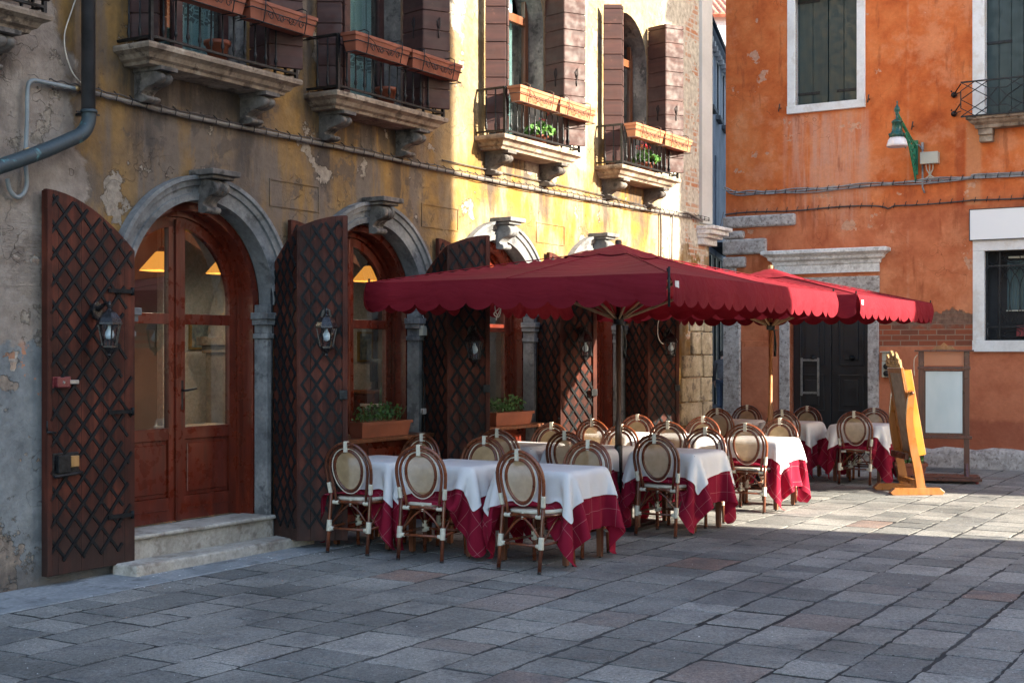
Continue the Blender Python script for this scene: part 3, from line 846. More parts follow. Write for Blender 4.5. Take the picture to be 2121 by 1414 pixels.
for k, c in enumerate(AC):
    h0 = (c + .862, .015)
    j = rnd.uniform(-4, 4)
    b1 = B1 + R([0, -3, -6, -8][k])
    o1 = shutter_obj('shutter', 0, .42, .075, .128, .19, h0, A1)
    h1 = (h0[0] + .425 * math.cos(A1), h0[1] + .425 * math.sin(A1))
    o2 = shutter_obj('shutter', .42, .84, .075, .128, .19, (h1[0] - .42 * math.cos(b1) + .012, h1[1] - .42 * math.sin(b1)), b1)
    e = MB(); e.box(.80, .845, -.018, .07, .075, 2.89); e.box(.795, .80, -.012, -.002, .3, 2.8)
    e.build('edge_strip', M['shutter'], o2, bev=.004)
    HALVES.append(o2)
    q = MB(); q.tube([(.003, -.02, .2), (.003, -.02, 2.6)], .012, 6)
    q.build('hinge', M['iron'], o1)
    q = MB(); q.box(.77, .842, -.05, -.019, 1.30 - .1 * (k > 1), 1.38 - .1 * (k > 1)); q.build('lock', M['iron'], o2, bev=.004)
    if k:   # the other leaf of the opening lies flat on the wall behind
        of = shutter_obj('shutter', .42, .84, .075, .128, .19, (c - .858 + .42, .075), 0, mirror=-1)

# ------------------------------------------------------------------ balconies
def mould(mb, x0, x1, prof):
    """prof: (overhang beyond x0/x1 and wall, z) rings, mitred at both corners"""
    rings = []
    for o, z in prof:
        rings.append([(x0 - o, 0.0, z), (x0 - o, -o - .26, z), (x1 + o, -o - .26, z), (x1 + o, 0.0, z)])
    for a, b in zip(rings, rings[1:]):
        mb.add(a + b, [(0, 1, 5, 4), (1, 2, 6, 5), (2, 3, 7, 6)])
    mb.add(rings[0], [(0, 1, 2, 3)]); mb.add(rings[-1], [(3, 2, 1, 0)])
def balcony(c):
    x0, x1 = c - .76, c + .76
    s = MB()
    mould(s, x0, x1, [(0, 3.935), (.02, 3.938), (.03, 3.962), (.06, 3.978), (.075, 4.005), (.08, 4.012), (.11, 4.028), (.13, 4.035), (.135, 4.062), (.13, 4.08), (.10, 4.088)])
    o = s.build('balcony', M['sill'], LB)
    for x in (c - .60, c + .60):
        b = MB(); scroll(b, x - .075, x + .075, .0, .29, 3.675, 3.915, 2); b.box(x - .09, x + .09, -.31, 0, 3.905, 3.936)
        b.build('corbel', M['corbel'], o)
    r = MB(); y = -.36; xa, xb = c - .84, c + .84
    zt, zb = 4.59, 4.125
    for z, th in ((zt, .022), (zb, .018)):
        r.bar((xa, y, z), (xb, y, z), .028, th)
        for x in (xa, xb): r.bar((x, y, z), (x, .0, z), .028, th)
    n = 13
    for i in range(n + 1):
        x = xa + (xb - xa) * i / n
        if i in (0, n): r.box(x - .014, x + .014, y - .014, y + .014, 4.088, zt)
        else:
            r.lathe([(.0075, zb), (.0075, zb + .04), (.016, zb + .055), (.016, zb + .075), (.009, zb + .095), (.0075, zt - .09), (.012, zt - .05), (.0075, zt)], 6, Matrix.Translation((x, y, 0)))
    for x in (xa, xb):
        for yy in (-.24, -.12):
            r.lathe([(.0075, zb), (.016, zb + .06), (.0075, zb + .1), (.0075, zt)], 6, Matrix.Translation((x, yy, 0)))
    r.build('railing', M['iron'], o, weld=False)
    return o
for c in WC: balcony(c)

def plank_panel(wid, z0, z1, T, arch=None):
    m = MB(); z = z0
    h = .195
    while z < z1 - .01:
        m.box(0, wid, 0, .04, z, min(z + h - .010, z1), T); z += h
    m.box(.01, wid - .01, .01, .03, z0, z1, T)
    return m
for k, c in enumerate(WC):
    # frame and glass
    f = MB(); wz = W0 + .01
    for a, b in ((c - HALF_W, c - HALF_W + .07), (c + HALF_W - .07, c + HALF_W), (c - .05, c + .05)):
        f.box(a, b, .20, .26, wz, 6.2)
    f.box(c - HALF_W + .07, c + HALF_W - .07, .20, .26, WZ - .02, WZ + .08); f.box(c - HALF_W + .07, c + HALF_W - .07, .20, .26, wz, wz + .10)
    wo = f.build('window', M['plank'] if k < 3 else M['tablewood'], LB, bev=.005)
    for a, b in ((c - HALF_W + .07, c - .05), (c + .05, c + HALF_W - .07)):
        g = MB(); g.box(a, b, .228, .234, wz + .1, WZ - .02); g.build('pane', M['glass'], wo)
    if k in (1, 2, 3):
        g = MB(); P = []
        xa, xb = (c - .30, c + (.54 if k < 3 else .42))
        for i in range(41):
            x = xa + (xb - xa) * i / 40
            yy = .33 + .022 * math.sin(i * 1.35) + .01 * math.sin(i * .7)
            P.append([(x, yy, 4.12), (x, yy, 6.1)])
        g.grid(P); g.build('curtain', M['lace'], wo)
    # folding shutters
    ztop = 6.15
    h = .40
    def put(name, hinge, alpha, wid):
        T = Matrix.Translation((hinge[0], -hinge[1], 0)) @ Matrix.Rotation(-alpha, 4, 'Z')
        o = plank_panel(wid, 4.15, ztop, None).build(name, M['plank'], LB, bev=.003, seg=1)
        o.matrix_local = T
        q = MB(); q.tube([(wid * .55, -.006, 4.95), (wid * .50, -.010, 5.02), (wid * .60, -.010, 5.06), (wid * .62, -.010, 4.99), (wid * .55, -.01, 4.90), (wid * .57, -.006, 4.85)], .005, 5)
        q.build('hook', M['iron'], o)
        return o
    a1 = R(104); hx = c + HALF_W + .02
    put('shutter', (hx, .02), a1, .31)
    ex, em = hx + .315 * math.cos(a1), .02 + .315 * math.sin(a1)
    put('shutter', (ex + .008, em), R(30), .29)
    a2 = R(80); hx = c - HALF_W - .02
    put('shutter', (hx - .03, .02), a2, .24)
    ex, em = hx - .03 + .245 * math.cos(a2), .02 + .245 * math.sin(a2)
    put('shutter', (ex - .045, em), R(238), .23)

# ------------------------------------------------------------------ far corner: pilaster, bracket, quoin blocks
p = MB(); p.box(12.26, XE + .03, -.05, .30, 3.62, 9.4); p.build('corner_pilaster', M['pilaster'], LB, bev=.008)
b = MB()
for (m, z0, z1, o) in ((.10, 3.30, 3.40, .05), (.17, 3.40, 3.45, .10), (.24, 3.45, 3.52, .17), (.28, 3.52, 3.575, .22)):
    b.box(12.22 - o * .3, XE + .04 + o, -m, .28, z0, z1)
b.build('corner_bracket', M['istria'], LB, bev=.012)
zz = 0.0; i = 0
for hgt in (.34, .30, .34, .36, .33, .34, .38):
    xl = 11.58 + (.05 if i % 2 else 0) + rnd.uniform(-.05, .05) + (.34 if i > 4 else 0)
    q = MB(); spl = 12.28 + rnd.uniform(-.12, .08)
    q.box(xl, spl - .006, -.035 - rnd.uniform(0, .012), .2, zz + .008, zz + hgt - .008)
    q.box(spl + .006, XE + .025, -.045 - rnd.uniform(0, .015), .25, zz + .004, zz + hgt - .006)
    q.build('quoin_block', M['quoin'], LB, bev=.018, seg=3); zz += hgt; i += 1

# ------------------------------------------------------------------ rooms behind the glass
r = MB()
def room(mb, x0, x1, y0, y1, z0, z1, front=False):
    v = [(x0, y0, z0), (x1, y0, z0), (x1, y1, z0), (x0, y1, z0), (x0, y0, z1), (x1, y0, z1), (x1, y1, z1), (x0, y1, z1)]
    mb.add(v, [(4, 5, 6, 7), (2, 3, 7, 6), (0, 3, 7, 4), (1, 2, 6, 5)])
room(r, .7, 10.6, .41, 4.2, .24, 3.3)
ro_ = r.build('interior_wall', M['room'], LB, weld=False)
r = MB(); r.add([(.7, .41, .24), (10.6, .41, .24), (10.6, 4.2, .24), (.7, 4.2, .24)], [(0, 1, 2, 3)]); r.build('interior_floor', M['roomfloor'], LB, weld=False)
# wall between the openings, seen from inside
r = MB()
for a, b in ((.7, AC[0] - AR), (AC[0] + AR, AC[1] - AR), (AC[1] + AR, AC[2] - AR), (AC[2] + AR, AC[3] - AR), (AC[3] + AR, 10.6)):
    r.box(a, b, .38, .409, .24, 3.3)
r.build('interior_pier', M['room'], LB)
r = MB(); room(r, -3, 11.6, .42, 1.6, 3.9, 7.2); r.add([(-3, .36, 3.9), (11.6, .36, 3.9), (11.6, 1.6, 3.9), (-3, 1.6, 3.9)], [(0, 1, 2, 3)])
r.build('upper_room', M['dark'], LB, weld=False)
# inner stone column with an arch, seen through the door glass
s, z = LP(470, 690, -2.1)
c = MB(); c.box(s - .17, s + .17, 1.95, 2.25, .24, 1.70); c.box(s - .20, s + .20, 1.92, 2.28, 1.70, 1.78); c.box(s - .24, s + .24, 1.88, 2.32, 1.78, 1.88)
c.build('inner_column', M['step'], LB, bev=.012)
c = MB(); P = []
cxx = s + .95
for i in range(19):
    t = PI - PI / 2 * i / 18
    P.append([(cxx + q * math.cos(t), y, 1.88 + q * math.sin(t)) for q, y in ((1.10, 1.97), (.80, 1.97), (.80, 2.23), (1.10, 2.23), (1.10, 1.97))])
c.grid(P, False); c.build('inner_arch', M['step'], LB)

# ------------------------------------------------------------------ things inside
IN = lambda s, m, z: (*LW(s, m), z)
for i, (px, py, m, lab) in enumerate(((335, 540, -1.0, 'amber pendant lamp behind the upper glass of the nearest door, hanging at its centre'), (468, 548, -1.35, 'amber pendant lamp half hidden by the arched door frame beside the inner stone arch'), (765, 566, -1.2, 'amber pendant lamp inside the second arch, above the monitor'))):
    s, z = LP(px, py, m)
    t = thing('pendant_lamp', lab, 'lamp', IN(s, m, z - .09), ANG_L, 'pendant lamps in the dining room')
    q = MB(); q.lathe([(.05, .17), (.055, .17), (.20, .0), (.195, .0), (.048, .165)], 24); q.build('lamp_shade', M['lampshade'], t)
    q = MB(); q.tube([(0, 0, .165), (0, 0, 3.28 - z + .09)], .005, 6); q.lathe([(.03, .165), (.03, .2), (.012, .22)], 10); q.build('cord', M['black'], t)
    L = D.lights.new('lamp_light', 'POINT'); L.energy = 5; L.color = (1, .88, .70); L.shadow_soft_size = .06
    lo = D.objects.new('lamp_light', L); COL.objects.link(lo); lo.parent = t; lo.location = (0, 0, .03)
for (px, py, m, wd, hg, lab) in ((416, 690, -2.6, .36, .36, 'small framed print on the pale wall behind the door glass'), (756, 718, -2.4, .30, .38, 'blue framed picture on the inner wall behind the second arch')):
    s, z = LP(px, py, m)
    t = thing('wall_picture', lab, 'picture', IN(s, m, z), ANG_L)
    q = MB()
    for a in ((-wd / 2, wd / 2, -hg / 2, -hg / 2 + .025), (-wd / 2, wd / 2, hg / 2 - .025, hg / 2), (-wd / 2, -wd / 2 + .025, -hg / 2 + .025, hg / 2 - .025), (wd / 2 - .025, wd / 2, -hg / 2 + .025, hg / 2 - .025)):
        q.box(a[0], a[1], -.02, .01, a[2], a[3])
    q.build('picture_frame', M['gold'], t)
    q = MB(); q.box(-wd / 2 + .02, wd / 2 - .02, -.008, .0, -hg / 2 + .02, hg / 2 - .02); q.build('print', M['picture'], t)
    # the partition it hangs on
    q = MB(); q.box(s - .55, s + (.32 if px < 500 else .16), -m + .015, -m + .10, .24, 3.3); q.build('partition', M['farwhite'], LB)
# counter with a monitor, bottles and glasses (second arch)
s, z = LP(772, 800, -1.5); zc = 1.27
t = thing('serving_counter', 'red wooden serving counter with carved front inside the second arch', 'counter', IN(s, -1.5, .24), ANG_L)
q = MB(); q.box(-.24, .30, -.2, .25, 0, zc - .28); q.box(-.18, .24, -.215, -.2, .2, zc - .42); q.build('counter_body', M['redwood'], t, bev=.01)
q = MB(); q.box(-.28, .34, -.24, .29, zc - .28, zc - .24); q.build('counter_top', M['tablewood'], t, bev=.008)
s2, z2 = LP(782, 762, -1.45)
t = thing('monitor', 'black computer monitor standing on the red serving counter', 'monitor', IN(s2, -1.45, zc), ANG_L + .25)
q = MB(); q.box(-.19, .19, -.02, .02, .10, .36); q.build('screen', M['black'], t, bev=.008)
q = MB(); q.box(-.08, .08, -.06, .06, 0, .015); q.box(-.02, .02, -.0, .02, .015, .12); q.build('stand', M['black'], t, bev=.004)
s3, z3 = LP(812, 845, -1.25)
t = thing('side_table', 'amber legged side table with white cloth inside the second arch', 'table', IN(s3, -1.25, .24), ANG_L)
q = MB(); q.box(-.32, .28, -.18, .22, .85, .88); q.build('table_top', M['farwhite'], t, bev=.004)
for a in (-.28, .24):
    for b in (-.14, .18):
        q = MB(); q.box(a - .022, a + .022, b - .022, b + .022, 0, .85); q.build('leg', M['yellowside'], t)
BT = [(.34, 0), (.36, .01), (.36, .17), (.33, .20), (.12, .25), (.11, .33), (.13, .335), (.13, .345)]
for i, (dx, dy, sc, lab) in enumerate(((-.07, -.05, 1.0, 'tall clear bottle with slender neck on the side table inside the second arch'), (-.20, -.0, .72, 'short dark bottle beside the tall clear bottle inside the second arch'))):
    t = thing('bottle', lab, 'bottle', IN(s3 + dx, -1.25 - dy, 1.121), ANG_L)
    q = MB(); q.lathe([(r_ * .11 * sc, z_ * sc) for r_, z_ in BT], 14); q.build('glass_body', M['clear'] if i == 0 else M['green'], t)
    q = MB(); q.lathe([(.012 * sc, .345 * sc), (.013 * sc, .37 * sc)], 10); q.build('stopper', M['tablewood'], t)
for i in range(4):
    a, b = LP(690 + 60 + i * 22, 878, -.75)
    t = thing('wine_glass', 'stemmed wine glass on the white shelf just inside the second arch', 'glass', IN(a, -.72, .92), ANG_L, 'wine glasses inside the second arch')
    q = MB(); q.lathe([(.035, 0), (.035, .004), (.005, .012), (.005, .09), (.03, .11), (.038, .15), (.032, .20)], 14); q.build('bowl', M['clear'], t)
sA, _ = LP(790, 880, -.75)
t = thing('dining_table', 'dark dining table carrying stemmed glasses behind the casement of the second arch', 'table', IN(sA, -.78, .24), ANG_L)
q = MB(); q.box(-.55, .55, -.2, .4, .65, .68); q.build('table_top', M['tablewood'], t, bev=.006)
for a in (-.5, .5):
    for b in (-.15, .35):
        q = MB(); q.box(a - .025, a + .025, b - .025, b + .025, 0, .65); q.build('leg', M['tablewood'], t)
# dark chair and table behind the near door
s4, _ = LP(482, 860, -1.0)
t = thing('dining_chair', 'black dining chair with low curved back seen through the right door pane', 'chair', IN(s4, -1.0, .24), ANG_L)
q = MB(); P = [[(.26 * math.sin(a), -.2 + .08 * math.cos(a) + d, zz_) for d, zz_ in ((0, .62), (0, .92), (.03, .92), (.03, .62), (0, .62))] for a in [i / 6 * 1.2 - 1.2 for i in range(13)]]
q.grid(P); q.build('backrest', M['black'], t)
q = MB(); q.box(-.23, .23, -.18, .24, .42, .46); q.build('seat', M['black'], t, bev=.01)
for a in (-.2, .2):
    for b in (-.16, .2):
        q = MB(); q.box(a - .018, a + .018, b - .018, b + .018, 0, .42 if b > 0 else .64); q.build('leg', M['black'], t)
s5, _ = LP(420, 850, -1.7)
t = thing('dining_table', 'small square dining table with white top standing behind the near door', 'table', IN(s5, -1.7, .24), ANG_L)
q = MB(); q.box(-.4, .4, -.3, .3, .70, .73); q.build('table_top', M['farwhite'], t, bev=.006)
for a in (-.35, .35):
    for b in (-.25, .25):
        q = MB(); q.box(a - .025, a + .025, b - .025, b + .025, 0, .70); q.build('leg', M['tablewood'], t)

# ------------------------------------------------------------------ things fixed to or resting on the house
def loc_thing(name, label, cat, s, m, z, group=None, rot=0):
    return thing(name, label, cat, (*LW(s, m), z), ANG_L + rot, group)

# window boxes on the railings, two to a balcony
def window_box(label, s, z, L):
    t = loc_thing('window_box', label, 'planter', s, .475, z, 'terracotta window boxes on the iron railings')
    q = MB()
    a0, b0, a1, b1, H = L / 2 - .04, .055, L / 2, .085, .165
    for (x0, y0, x1, y1, zz0, zz1) in ((a0, b0, a1 - .012, b1 - .008, 0, H - .03), (a1, b1, a1, b1, H - .03, H)):
        vs = [(-x0, -y0, zz0), (x0, -y0, zz0), (x0, y0, zz0), (-x0, y0, zz0), (-x1, -y1, zz1), (x1, -y1, zz1), (x1, y1, zz1), (-x1, y1, zz1)]
        q.add(vs, [(0, 1, 2, 3), (0, 1, 5, 4), (1, 2, 6, 5), (2, 3, 7, 6), (3, 0, 4, 7)])
    q.add([(-a1, -b1, H), (a1, -b1, H), (a1, b1, H), (-a1, b1, H), (-a1 + .02, -b1 + .02, H), (a1 - .02, -b1 + .02, H), (a1 - .02, b1 - .02, H), (-a1 + .02, b1 - .02, H)], [(0, 1, 5, 4), (1, 2, 6, 5), (2, 3, 7, 6), (3, 0, 4, 7)])
    q.build('trough', M['terra_l'] if s > 6 else M['terracotta'], t)
    q = MB(); q.add([(-a1 + .02, -b1 + .02, H - .03), (a1 - .02, -b1 + .02, H - .03), (a1 - .02, b1 - .02, H - .03), (-a1 + .02, b1 - .02, H - .03)], [(0, 1, 2, 3)]); q.build('soil', M['soil'], t)
    q = MB(); r_ = .0055
    for zz in (-.012, .085):
        e = .012 + (.0 if zz < 0 else .012)
        q.tube([(-L / 2 + .02, b0 + e, zz), (-L / 2 + .02, -b0 - e - .012, zz), (L / 2 - .02, -b0 - e - .012, zz), (L / 2 - .02, b0 + e, zz)], r_, 5)
    for x in (-L * .30, L * .30):
        q.tube([(x, b0, -.014), (x, -b0 - .02, -.014), (x, -b1 - .016, .10), (x, -b1 - .018, H + .02), (x, -b1 + .03, H + .045), (x, b1 + .02, H + .03), (x, b1 + .035, H - .05)], r_, 5)
    for sx in (-1, 1):
        for cx in (L * .07, L * .22):
            q.tube([(sx * (cx + .035 * math.cos(a) * (1 - a / 12)), -b1 - .014, .05 + .035 * math.sin(a) * (1 - a / 12)) for a in [i * .6 for i in range(14)]], .004, 4)
        q.tube([(sx * L * .29, -b1 - .014, .14), (sx * L * .2, -b1 - .014, .11), (sx * L * .12, -b1 - .014, .03), (sx * .01, -b1 - .014, .06)], .004, 4)
    q.build('iron_holder', M['rust'] if s > 6 else M['iron'], t, weld=False)
    return t
names = ['balcony cut by the left edge', 'balcony over the glazed door', 'second balcony, over the shaded arch', 'sunlit balcony with the small red flower pot', 'farthest sunlit balcony with the big geranium']
for k, c in enumerate(WC):
    if k == 0: continue
    L = .86
    for sx, nm in ((-1, 'near'), (1, 'far')):
        window_box(f'terracotta window box, {nm} one on the {names[k]}', c + .03 + sx * (L / 2 + .01), 4.435, L)

def flower_pot(label, s, m, z, flowers, seed, h=.17):
    r2 = random.Random(seed)
    t = loc_thing('flower_pot', label, 'plant pot', s, m, z)
    q = MB(); q.lathe([(.0, 0), (.07, 0), (.095, h * .8), (.11, h * .8), (.112, h), (.10, h), (.095, h * .85), (.0, h * .85)], 18); q.build('pot', M['terracotta'], t)
    if flowers is None: return t
    q = MB(); f = MB()
    for i in range(150):
        a = r2.uniform(0, 2 * PI); rr = .17 * math.sqrt(r2.random()); zz = h + .02 + r2.random() * .17 * (1.1 - rr / .2)
        c = Vector((rr * math.cos(a), rr * math.sin(a), zz))
        d = Vector((r2.uniform(-1, 1), r2.uniform(-1, 1), r2.uniform(.1, 1))).normalized()
        u = d.orthogonal().normalized(); w_ = d.cross(u); sz = r2.uniform(.02, .038)
        q.add([c] + [c + (u * math.cos(k_ * PI / 3) + w_ * math.sin(k_ * PI / 3)) * sz + d * .006 for k_ in range(6)], [(0, k_ + 1, (k_ + 1) % 6 + 1) for k_ in range(6)])
    for i in range(flowers):
        a = r2.uniform(0, 2 * PI); rr = .13 * math.sqrt(r2.random())
        c = Vector((rr * math.cos(a), rr * math.sin(a), h + .20 + r2.uniform(-.02, .05)))
        for j in range(9):
            d = Vector((r2.gauss(0, 1), r2.gauss(0, 1), r2.gauss(0, 1))).normalized(); u = d.orthogonal().normalized(); w_ = d.cross(u)
            p0 = c + d * .022
            f.add([p0 + u * .014, p0 + w_ * .014, p0 - u * .014, p0 - w_ * .014], [(0, 1, 2, 3)])
        q.tube([(c.x * .6, c.y * .6, h), tuple(c)], .003, 4)
    q.build('foliage', M['leafb'], t, weld=False); f.build('blossom', M['petal'], t, weld=False)
    return t
s, z = LP(450, 96, .24); flower_pot('empty brown flower pot behind the railing of the balcony over the glazed door', s, .24, 4.09, None, 1)
s, z = LP(800, 190, .24); flower_pot('empty brown flower pot behind the railing of the second balcony', s, .24, 4.09, None, 1)
s, z = LP(1117, 262, .24); flower_pot('leafy potted plant with few red blooms on the third balcony', s, .24, 4.09, 3, 3, .11)
s, z = LP(1338, 325, .24); flower_pot('bushy potted geranium full of red blooms on the farthest balcony', s, .24, 4.09, 13, 4, .13)

def shelf_planter(label, s, L, seed):
    r2 = random.Random(seed)
    t = loc_thing('shelf_planter', label, 'planter', s, .08, .886)
    q = MB(); b0, b1, H = .07, .09, .15; a0, a1 = L / 2 - .03, L / 2
    vs = [(-a0, -b0, 0), (a0, -b0, 0), (a0, b0, 0), (-a0, b0, 0), (-a1, -b1, H), (a1, -b1, H), (a1, b1, H), (-a1, b1, H), (-a1 + .02, -b1 + .02, H), (a1 - .02, -b1 + .02, H), (a1 - .02, b1 - .02, H), (-a1 + .02, b1 - .02, H)]
    q.add(vs, [(3, 2, 1, 0), (0, 1, 5, 4), (1, 2, 6, 5), (2, 3, 7, 6), (3, 0, 4, 7), (4, 5, 9, 8), (5, 6, 10, 9), (6, 7, 11, 10), (7, 4, 8, 11)])
    q.box(-a1 - .012, a1 + .012, -b1 - .012, -b1, H - .03, H); q.build('trough', M['terracotta'], t)
    q = MB(); q.box(-a1 + .025, a1 - .025, -b1 + .025, b1 - .025, H - .05, H - .02); q.build('soil', M['soil'], t)
    q = MB()
    for i in range(260):
        x = r2.uniform(-a1 + .05, a1 * .75); c0 = Vector((x, r2.uniform(-.05, .05), H))
        hh = r2.uniform(.03, .17) * (1.15 - abs(x) / a1 * .5)
        c = c0 + Vector((r2.gauss(0, .035), r2.gauss(0, .03), hh))
        d = Vector((r2.uniform(-1, 1), r2.uniform(-1, 1), r2.uniform(0, 1))).normalized(); u = d.orthogonal().normalized(); w_ = d.cross(u); sz = r2.uniform(.014, .03)
        q.add([c - u * sz, c + w_ * sz * .5, c + u * sz, c - w_ * sz * .5], [(0, 1, 2, 3)])
        if i % 6 == 0: q.tube([c0, c], .003, 4)
    q.build('foliage', M['leaf'], t, weld=False)
shelf_planter('terracotta trough with dark leaves on the shelf of the second arch', AC[1] + .03, .80, 5)
shelf_planter('terracotta trough with sprouting plant on the sunlit shelf of the third arch', AC[2] + .10, .80, 6)

# lanterns on the shutters
def lantern(label):
    t = thing('wall_lantern', label, 'lantern', (0, 0, 0), 0, 'lanterns fixed on the lattice shutters')
    n = 6; T = Matrix.Translation((0, -.15, 0))
    q = MB(); q.prism([(.05 * math.cos(a), .075 * math.sin(a)) for a in [PI / 4 * i for i in range(8)]], 'y', -.025, 0, Matrix.Translation((0, 0, .04)))
    q.tube([(0, -.02, .05), (0, -.07, .075), (0, -.12, .10), (0, -.15, .085)], [.022, .016, .013, .011], 8)
    q.ball((0, -.15, .085), .017); q.build('bracket', M['lantern'], t, bev=.004)
    q = MB(); q.lathe([(.012, .075), (.016, .068), (.010, .058), (.018, .045), (.052, .024), (.080, -.014), (.094, -.045), (.098, -.048), (.100, -.062), (.090, -.064)], n, T, smooth=False); q.lathe([(.0, .115), (.008, .11), (.014, .098), (.008, .086), (.014, .078), (.0, .072)], 10, T); q.build('lantern_roof', M['lantern'], t)
    q = MB()
    for i in range(n):
        a = 2 * PI * i / n
        q.bar(T @ Vector((.084 * math.cos(a), .084 * math.sin(a), -.064)), T @ Vector((.052 * math.cos(a), .052 * math.sin(a), -.225)), .010, .010)
    q.lathe([(.060, -.222), (.060, -.236), (.045, -.250), (.020, -.272), (.012, -.285), (.016, -.295), (.0, -.306)], n, T, smooth=False)
    q.build('lantern_cage', M['lantern'], t, weld=False)
    q = MB(); q.lathe([(.081, -.066), (.050, -.222)], n, T, smooth=False)
    q.f = q.f[:n]; q.sm = q.sm[:n]
    q.build('lantern_glass', M['clear'], t)
    q = MB(); q.lathe([(.012, -.07), (.014, -.09), (.030, -.115), (.036, -.14), (.030, -.165), (.0, -.18)], 14, T); q.build('bulb', M['bulb'], t)
    return t
def lantern_on(o, label, x, z, rz=0):
    t = lantern(label)
    t.matrix_world = LB.matrix_basis @ o.matrix_basis @ Matrix.Translation((x, -.012, z)) @ Matrix.Rotation(rz, 4, 'Z')
    return t
lantern_on(ol, 'black wall lantern with a pale bulb, on the wide flat shutter at the near end', -.40, 1.98)
for k, (lab, z) in enumerate((('black wall lantern on the folded shutter between the glazed door and second arch', 1.98), ('black wall lantern hanging on the shutter after the second arch, its cable looping down', 1.87), ('black wall lantern on the shutter with the bright sun streak, after the third arch', 1.89), ('black wall lantern on the last shutter, next to the brick corner with white cord', 1.90))):
    lantern_on(HALVES[k], lab, .66, z)

# pipes and cables
def local_tube(name, label, cat, pts, r, mat, m=None, extra=None):
    t = tag(MB().tube([(p[0], -p[1], p[2]) for p in pts], r, 10).build(name, mat), label, cat)
    t.location = (PL[0], PL[1], 0); t.rotation_euler = (0, 0, ANG_L)
    return t
def smooth_path(pts, n=8):
    out = []
    P = [Vector(p) for p in pts]; P = [P[0]] + P + [P[-1]]
    for i in range(1, len(P) - 2):
        for j in range(n):
            t = j / n
            a, b, c_, d = P[i - 1], P[i], P[i + 1], P[i + 2]
            out.append(.5 * ((2 * b) + (c_ - a) * t + (2 * a - 5 * b + 4 * c_ - d) * t * t + (3 * b - a - 3 * c_ + d) * t ** 3))
    out.append(P[-2]); return out
dp = thing('drainpipe', 'weathered dark copper drainpipe bending off above the wide flat shutter', 'pipe', (PL[0], PL[1], 0), ANG_L)
s0, z0 = LP(183, 0, .13); s1, z1 = LP(184, 235, .13); s2, z2 = LP(0, 348, .17)
q = MB(); q.tube([(s0, -.13, 9.2), (s0, -.13, z1 + .02)], .052, 14); q.build('upright', M['pipe'], dp)
q = MB()
bend = smooth_path([(s1, -.13, z1 + .03), (s1 - .005, -.13, z1 - .06), (s1 - .06, -.135, z1 - .15), (s1 - .18, -.14, z1 - .22), (s2 + .15, -.165, z2 + .07), (s2 - 1.2, -.2, z2 - .45)], 6)
q.tube(bend, .054, 14); q.lathe([(.060, 0), (.066, .01), (.060, .025)], 14, Matrix.Translation((s1, -.13, z1 + .0))); q.build('elbow', M['patina'], dp)
q = MB(); q.bar((s1 - .10, -.11, z1 - .0), (s1 + .10, -.13, z1 - .0), .012, .012); q.box(s1 - .015, s1 + .015, -.1, 0, z1 - .01, z1 + .01); q.build('bracket', M['iron'], dp)

pts = [LP(px, py, .035) for px, py in ((100, 173), (165, 186), (205, 195), (400, 243), (720, 309), (919, 353), (1100, 390), (1300, 427), (1468, 455))]
cc = thing('facade_cable', 'long pale conduit with wire ties running along the ochre wall under the balconies', 'cable', (PL[0], PL[1], 0), ANG_L)
fine = smooth_path([(p[0], -.035, p[1]) for p in pts], 10)
q = MB(); q.tube(fine, .017, 8); q.build('conduit', M['conduit'], cc)
q = MB()
q.tube([p + Vector((0, -.012, .028 + .008 * math.sin(i * 1.7))) for i, p in enumerate(fine)], .006, 5)
q.tube([p + Vector((0, -.018, -.020 + .006 * math.sin(i * 2.3))) for i, p in enumerate(fine)], .006, 5)
q.build('wire', M['cable_d'], cc)
tie0 = None
def put_ties(fine, x0, x1, step, m, parent, th=.005):
    me = None; x = x0
    while x < x1:
        for a, b in zip(fine, fine[1:]):
            if a.x <= x <= b.x:
                p = a.lerp(b, (x - a.x) / max(1e-6, b.x - a.x))
                if me is None:
                    q = MB(); q.tube([(-.006, -m - .023, -.028), (.004, -m - .027, .02), (.008, -m * .5, .055)], th, 4); o = q.build('tie', M['black'], parent); me = o.data
                else:
                    o = D.objects.new('tie', me); COL.objects.link(o); o.parent = parent
                o.location = (p.x, 0, p.z); break
        x += step
put_ties(fine, pts[2][0], pts[-1][0], .155, .035, cc)
pts2 = [LP(px, py, .02) for px, py in ((915, 332), (1060, 362), (1200, 393), (1368, 434))]
q2 = local_tube('thin_wire', 'thin dark wire sagging just above the pale conduit on the sunlit wall', 'cable', [(p[0], .025, p[1]) for p in pts2], .007, M['cable_d'])
s, z = LP(1368, 434, .03); 
q2 = local_tube('drop_cable', 'dark cable dropping down the sunlit wall near the far corner', 'cable', smooth_path([(s, .03, z + .02), (s + .01, .035, z - .4), (s - .01, .035, z - .9), (s, .03, z - 1.5)], 5), .014, M['cable_d'])
s, z = LP(1392, 450, .03)
q2 = local_tube('drop_cable', 'pale grey conduit arching over and dropping beside the dark cable at the far corner', 'cable', smooth_path([(s + 1.0, .06, z + .02), (s + .5, .05, z + .10), (s + .1, .04, z + .06), (s, .035, z - .15), (s, .03, z - 1.5)], 6), .016, M['conduit'])
hk = thing('hook_conduit', 'grey conduit hooking down the bare render beside the drainpipe', 'pipe', (PL[0], PL[1], 0), ANG_L)
P = [LP(px, py, .05) for px, py in ((165, 186), (100, 172), (66, 168), (58, 190), (57, 250), (54, 330), (56, 385), (40, 408), (22, 395), (16, 370))]
q = MB(); q.tube(smooth_path([(p[0], -.045, p[1]) for p in P], 7), .016, 9); q.build('conduit', M['conduit_g'], hk)
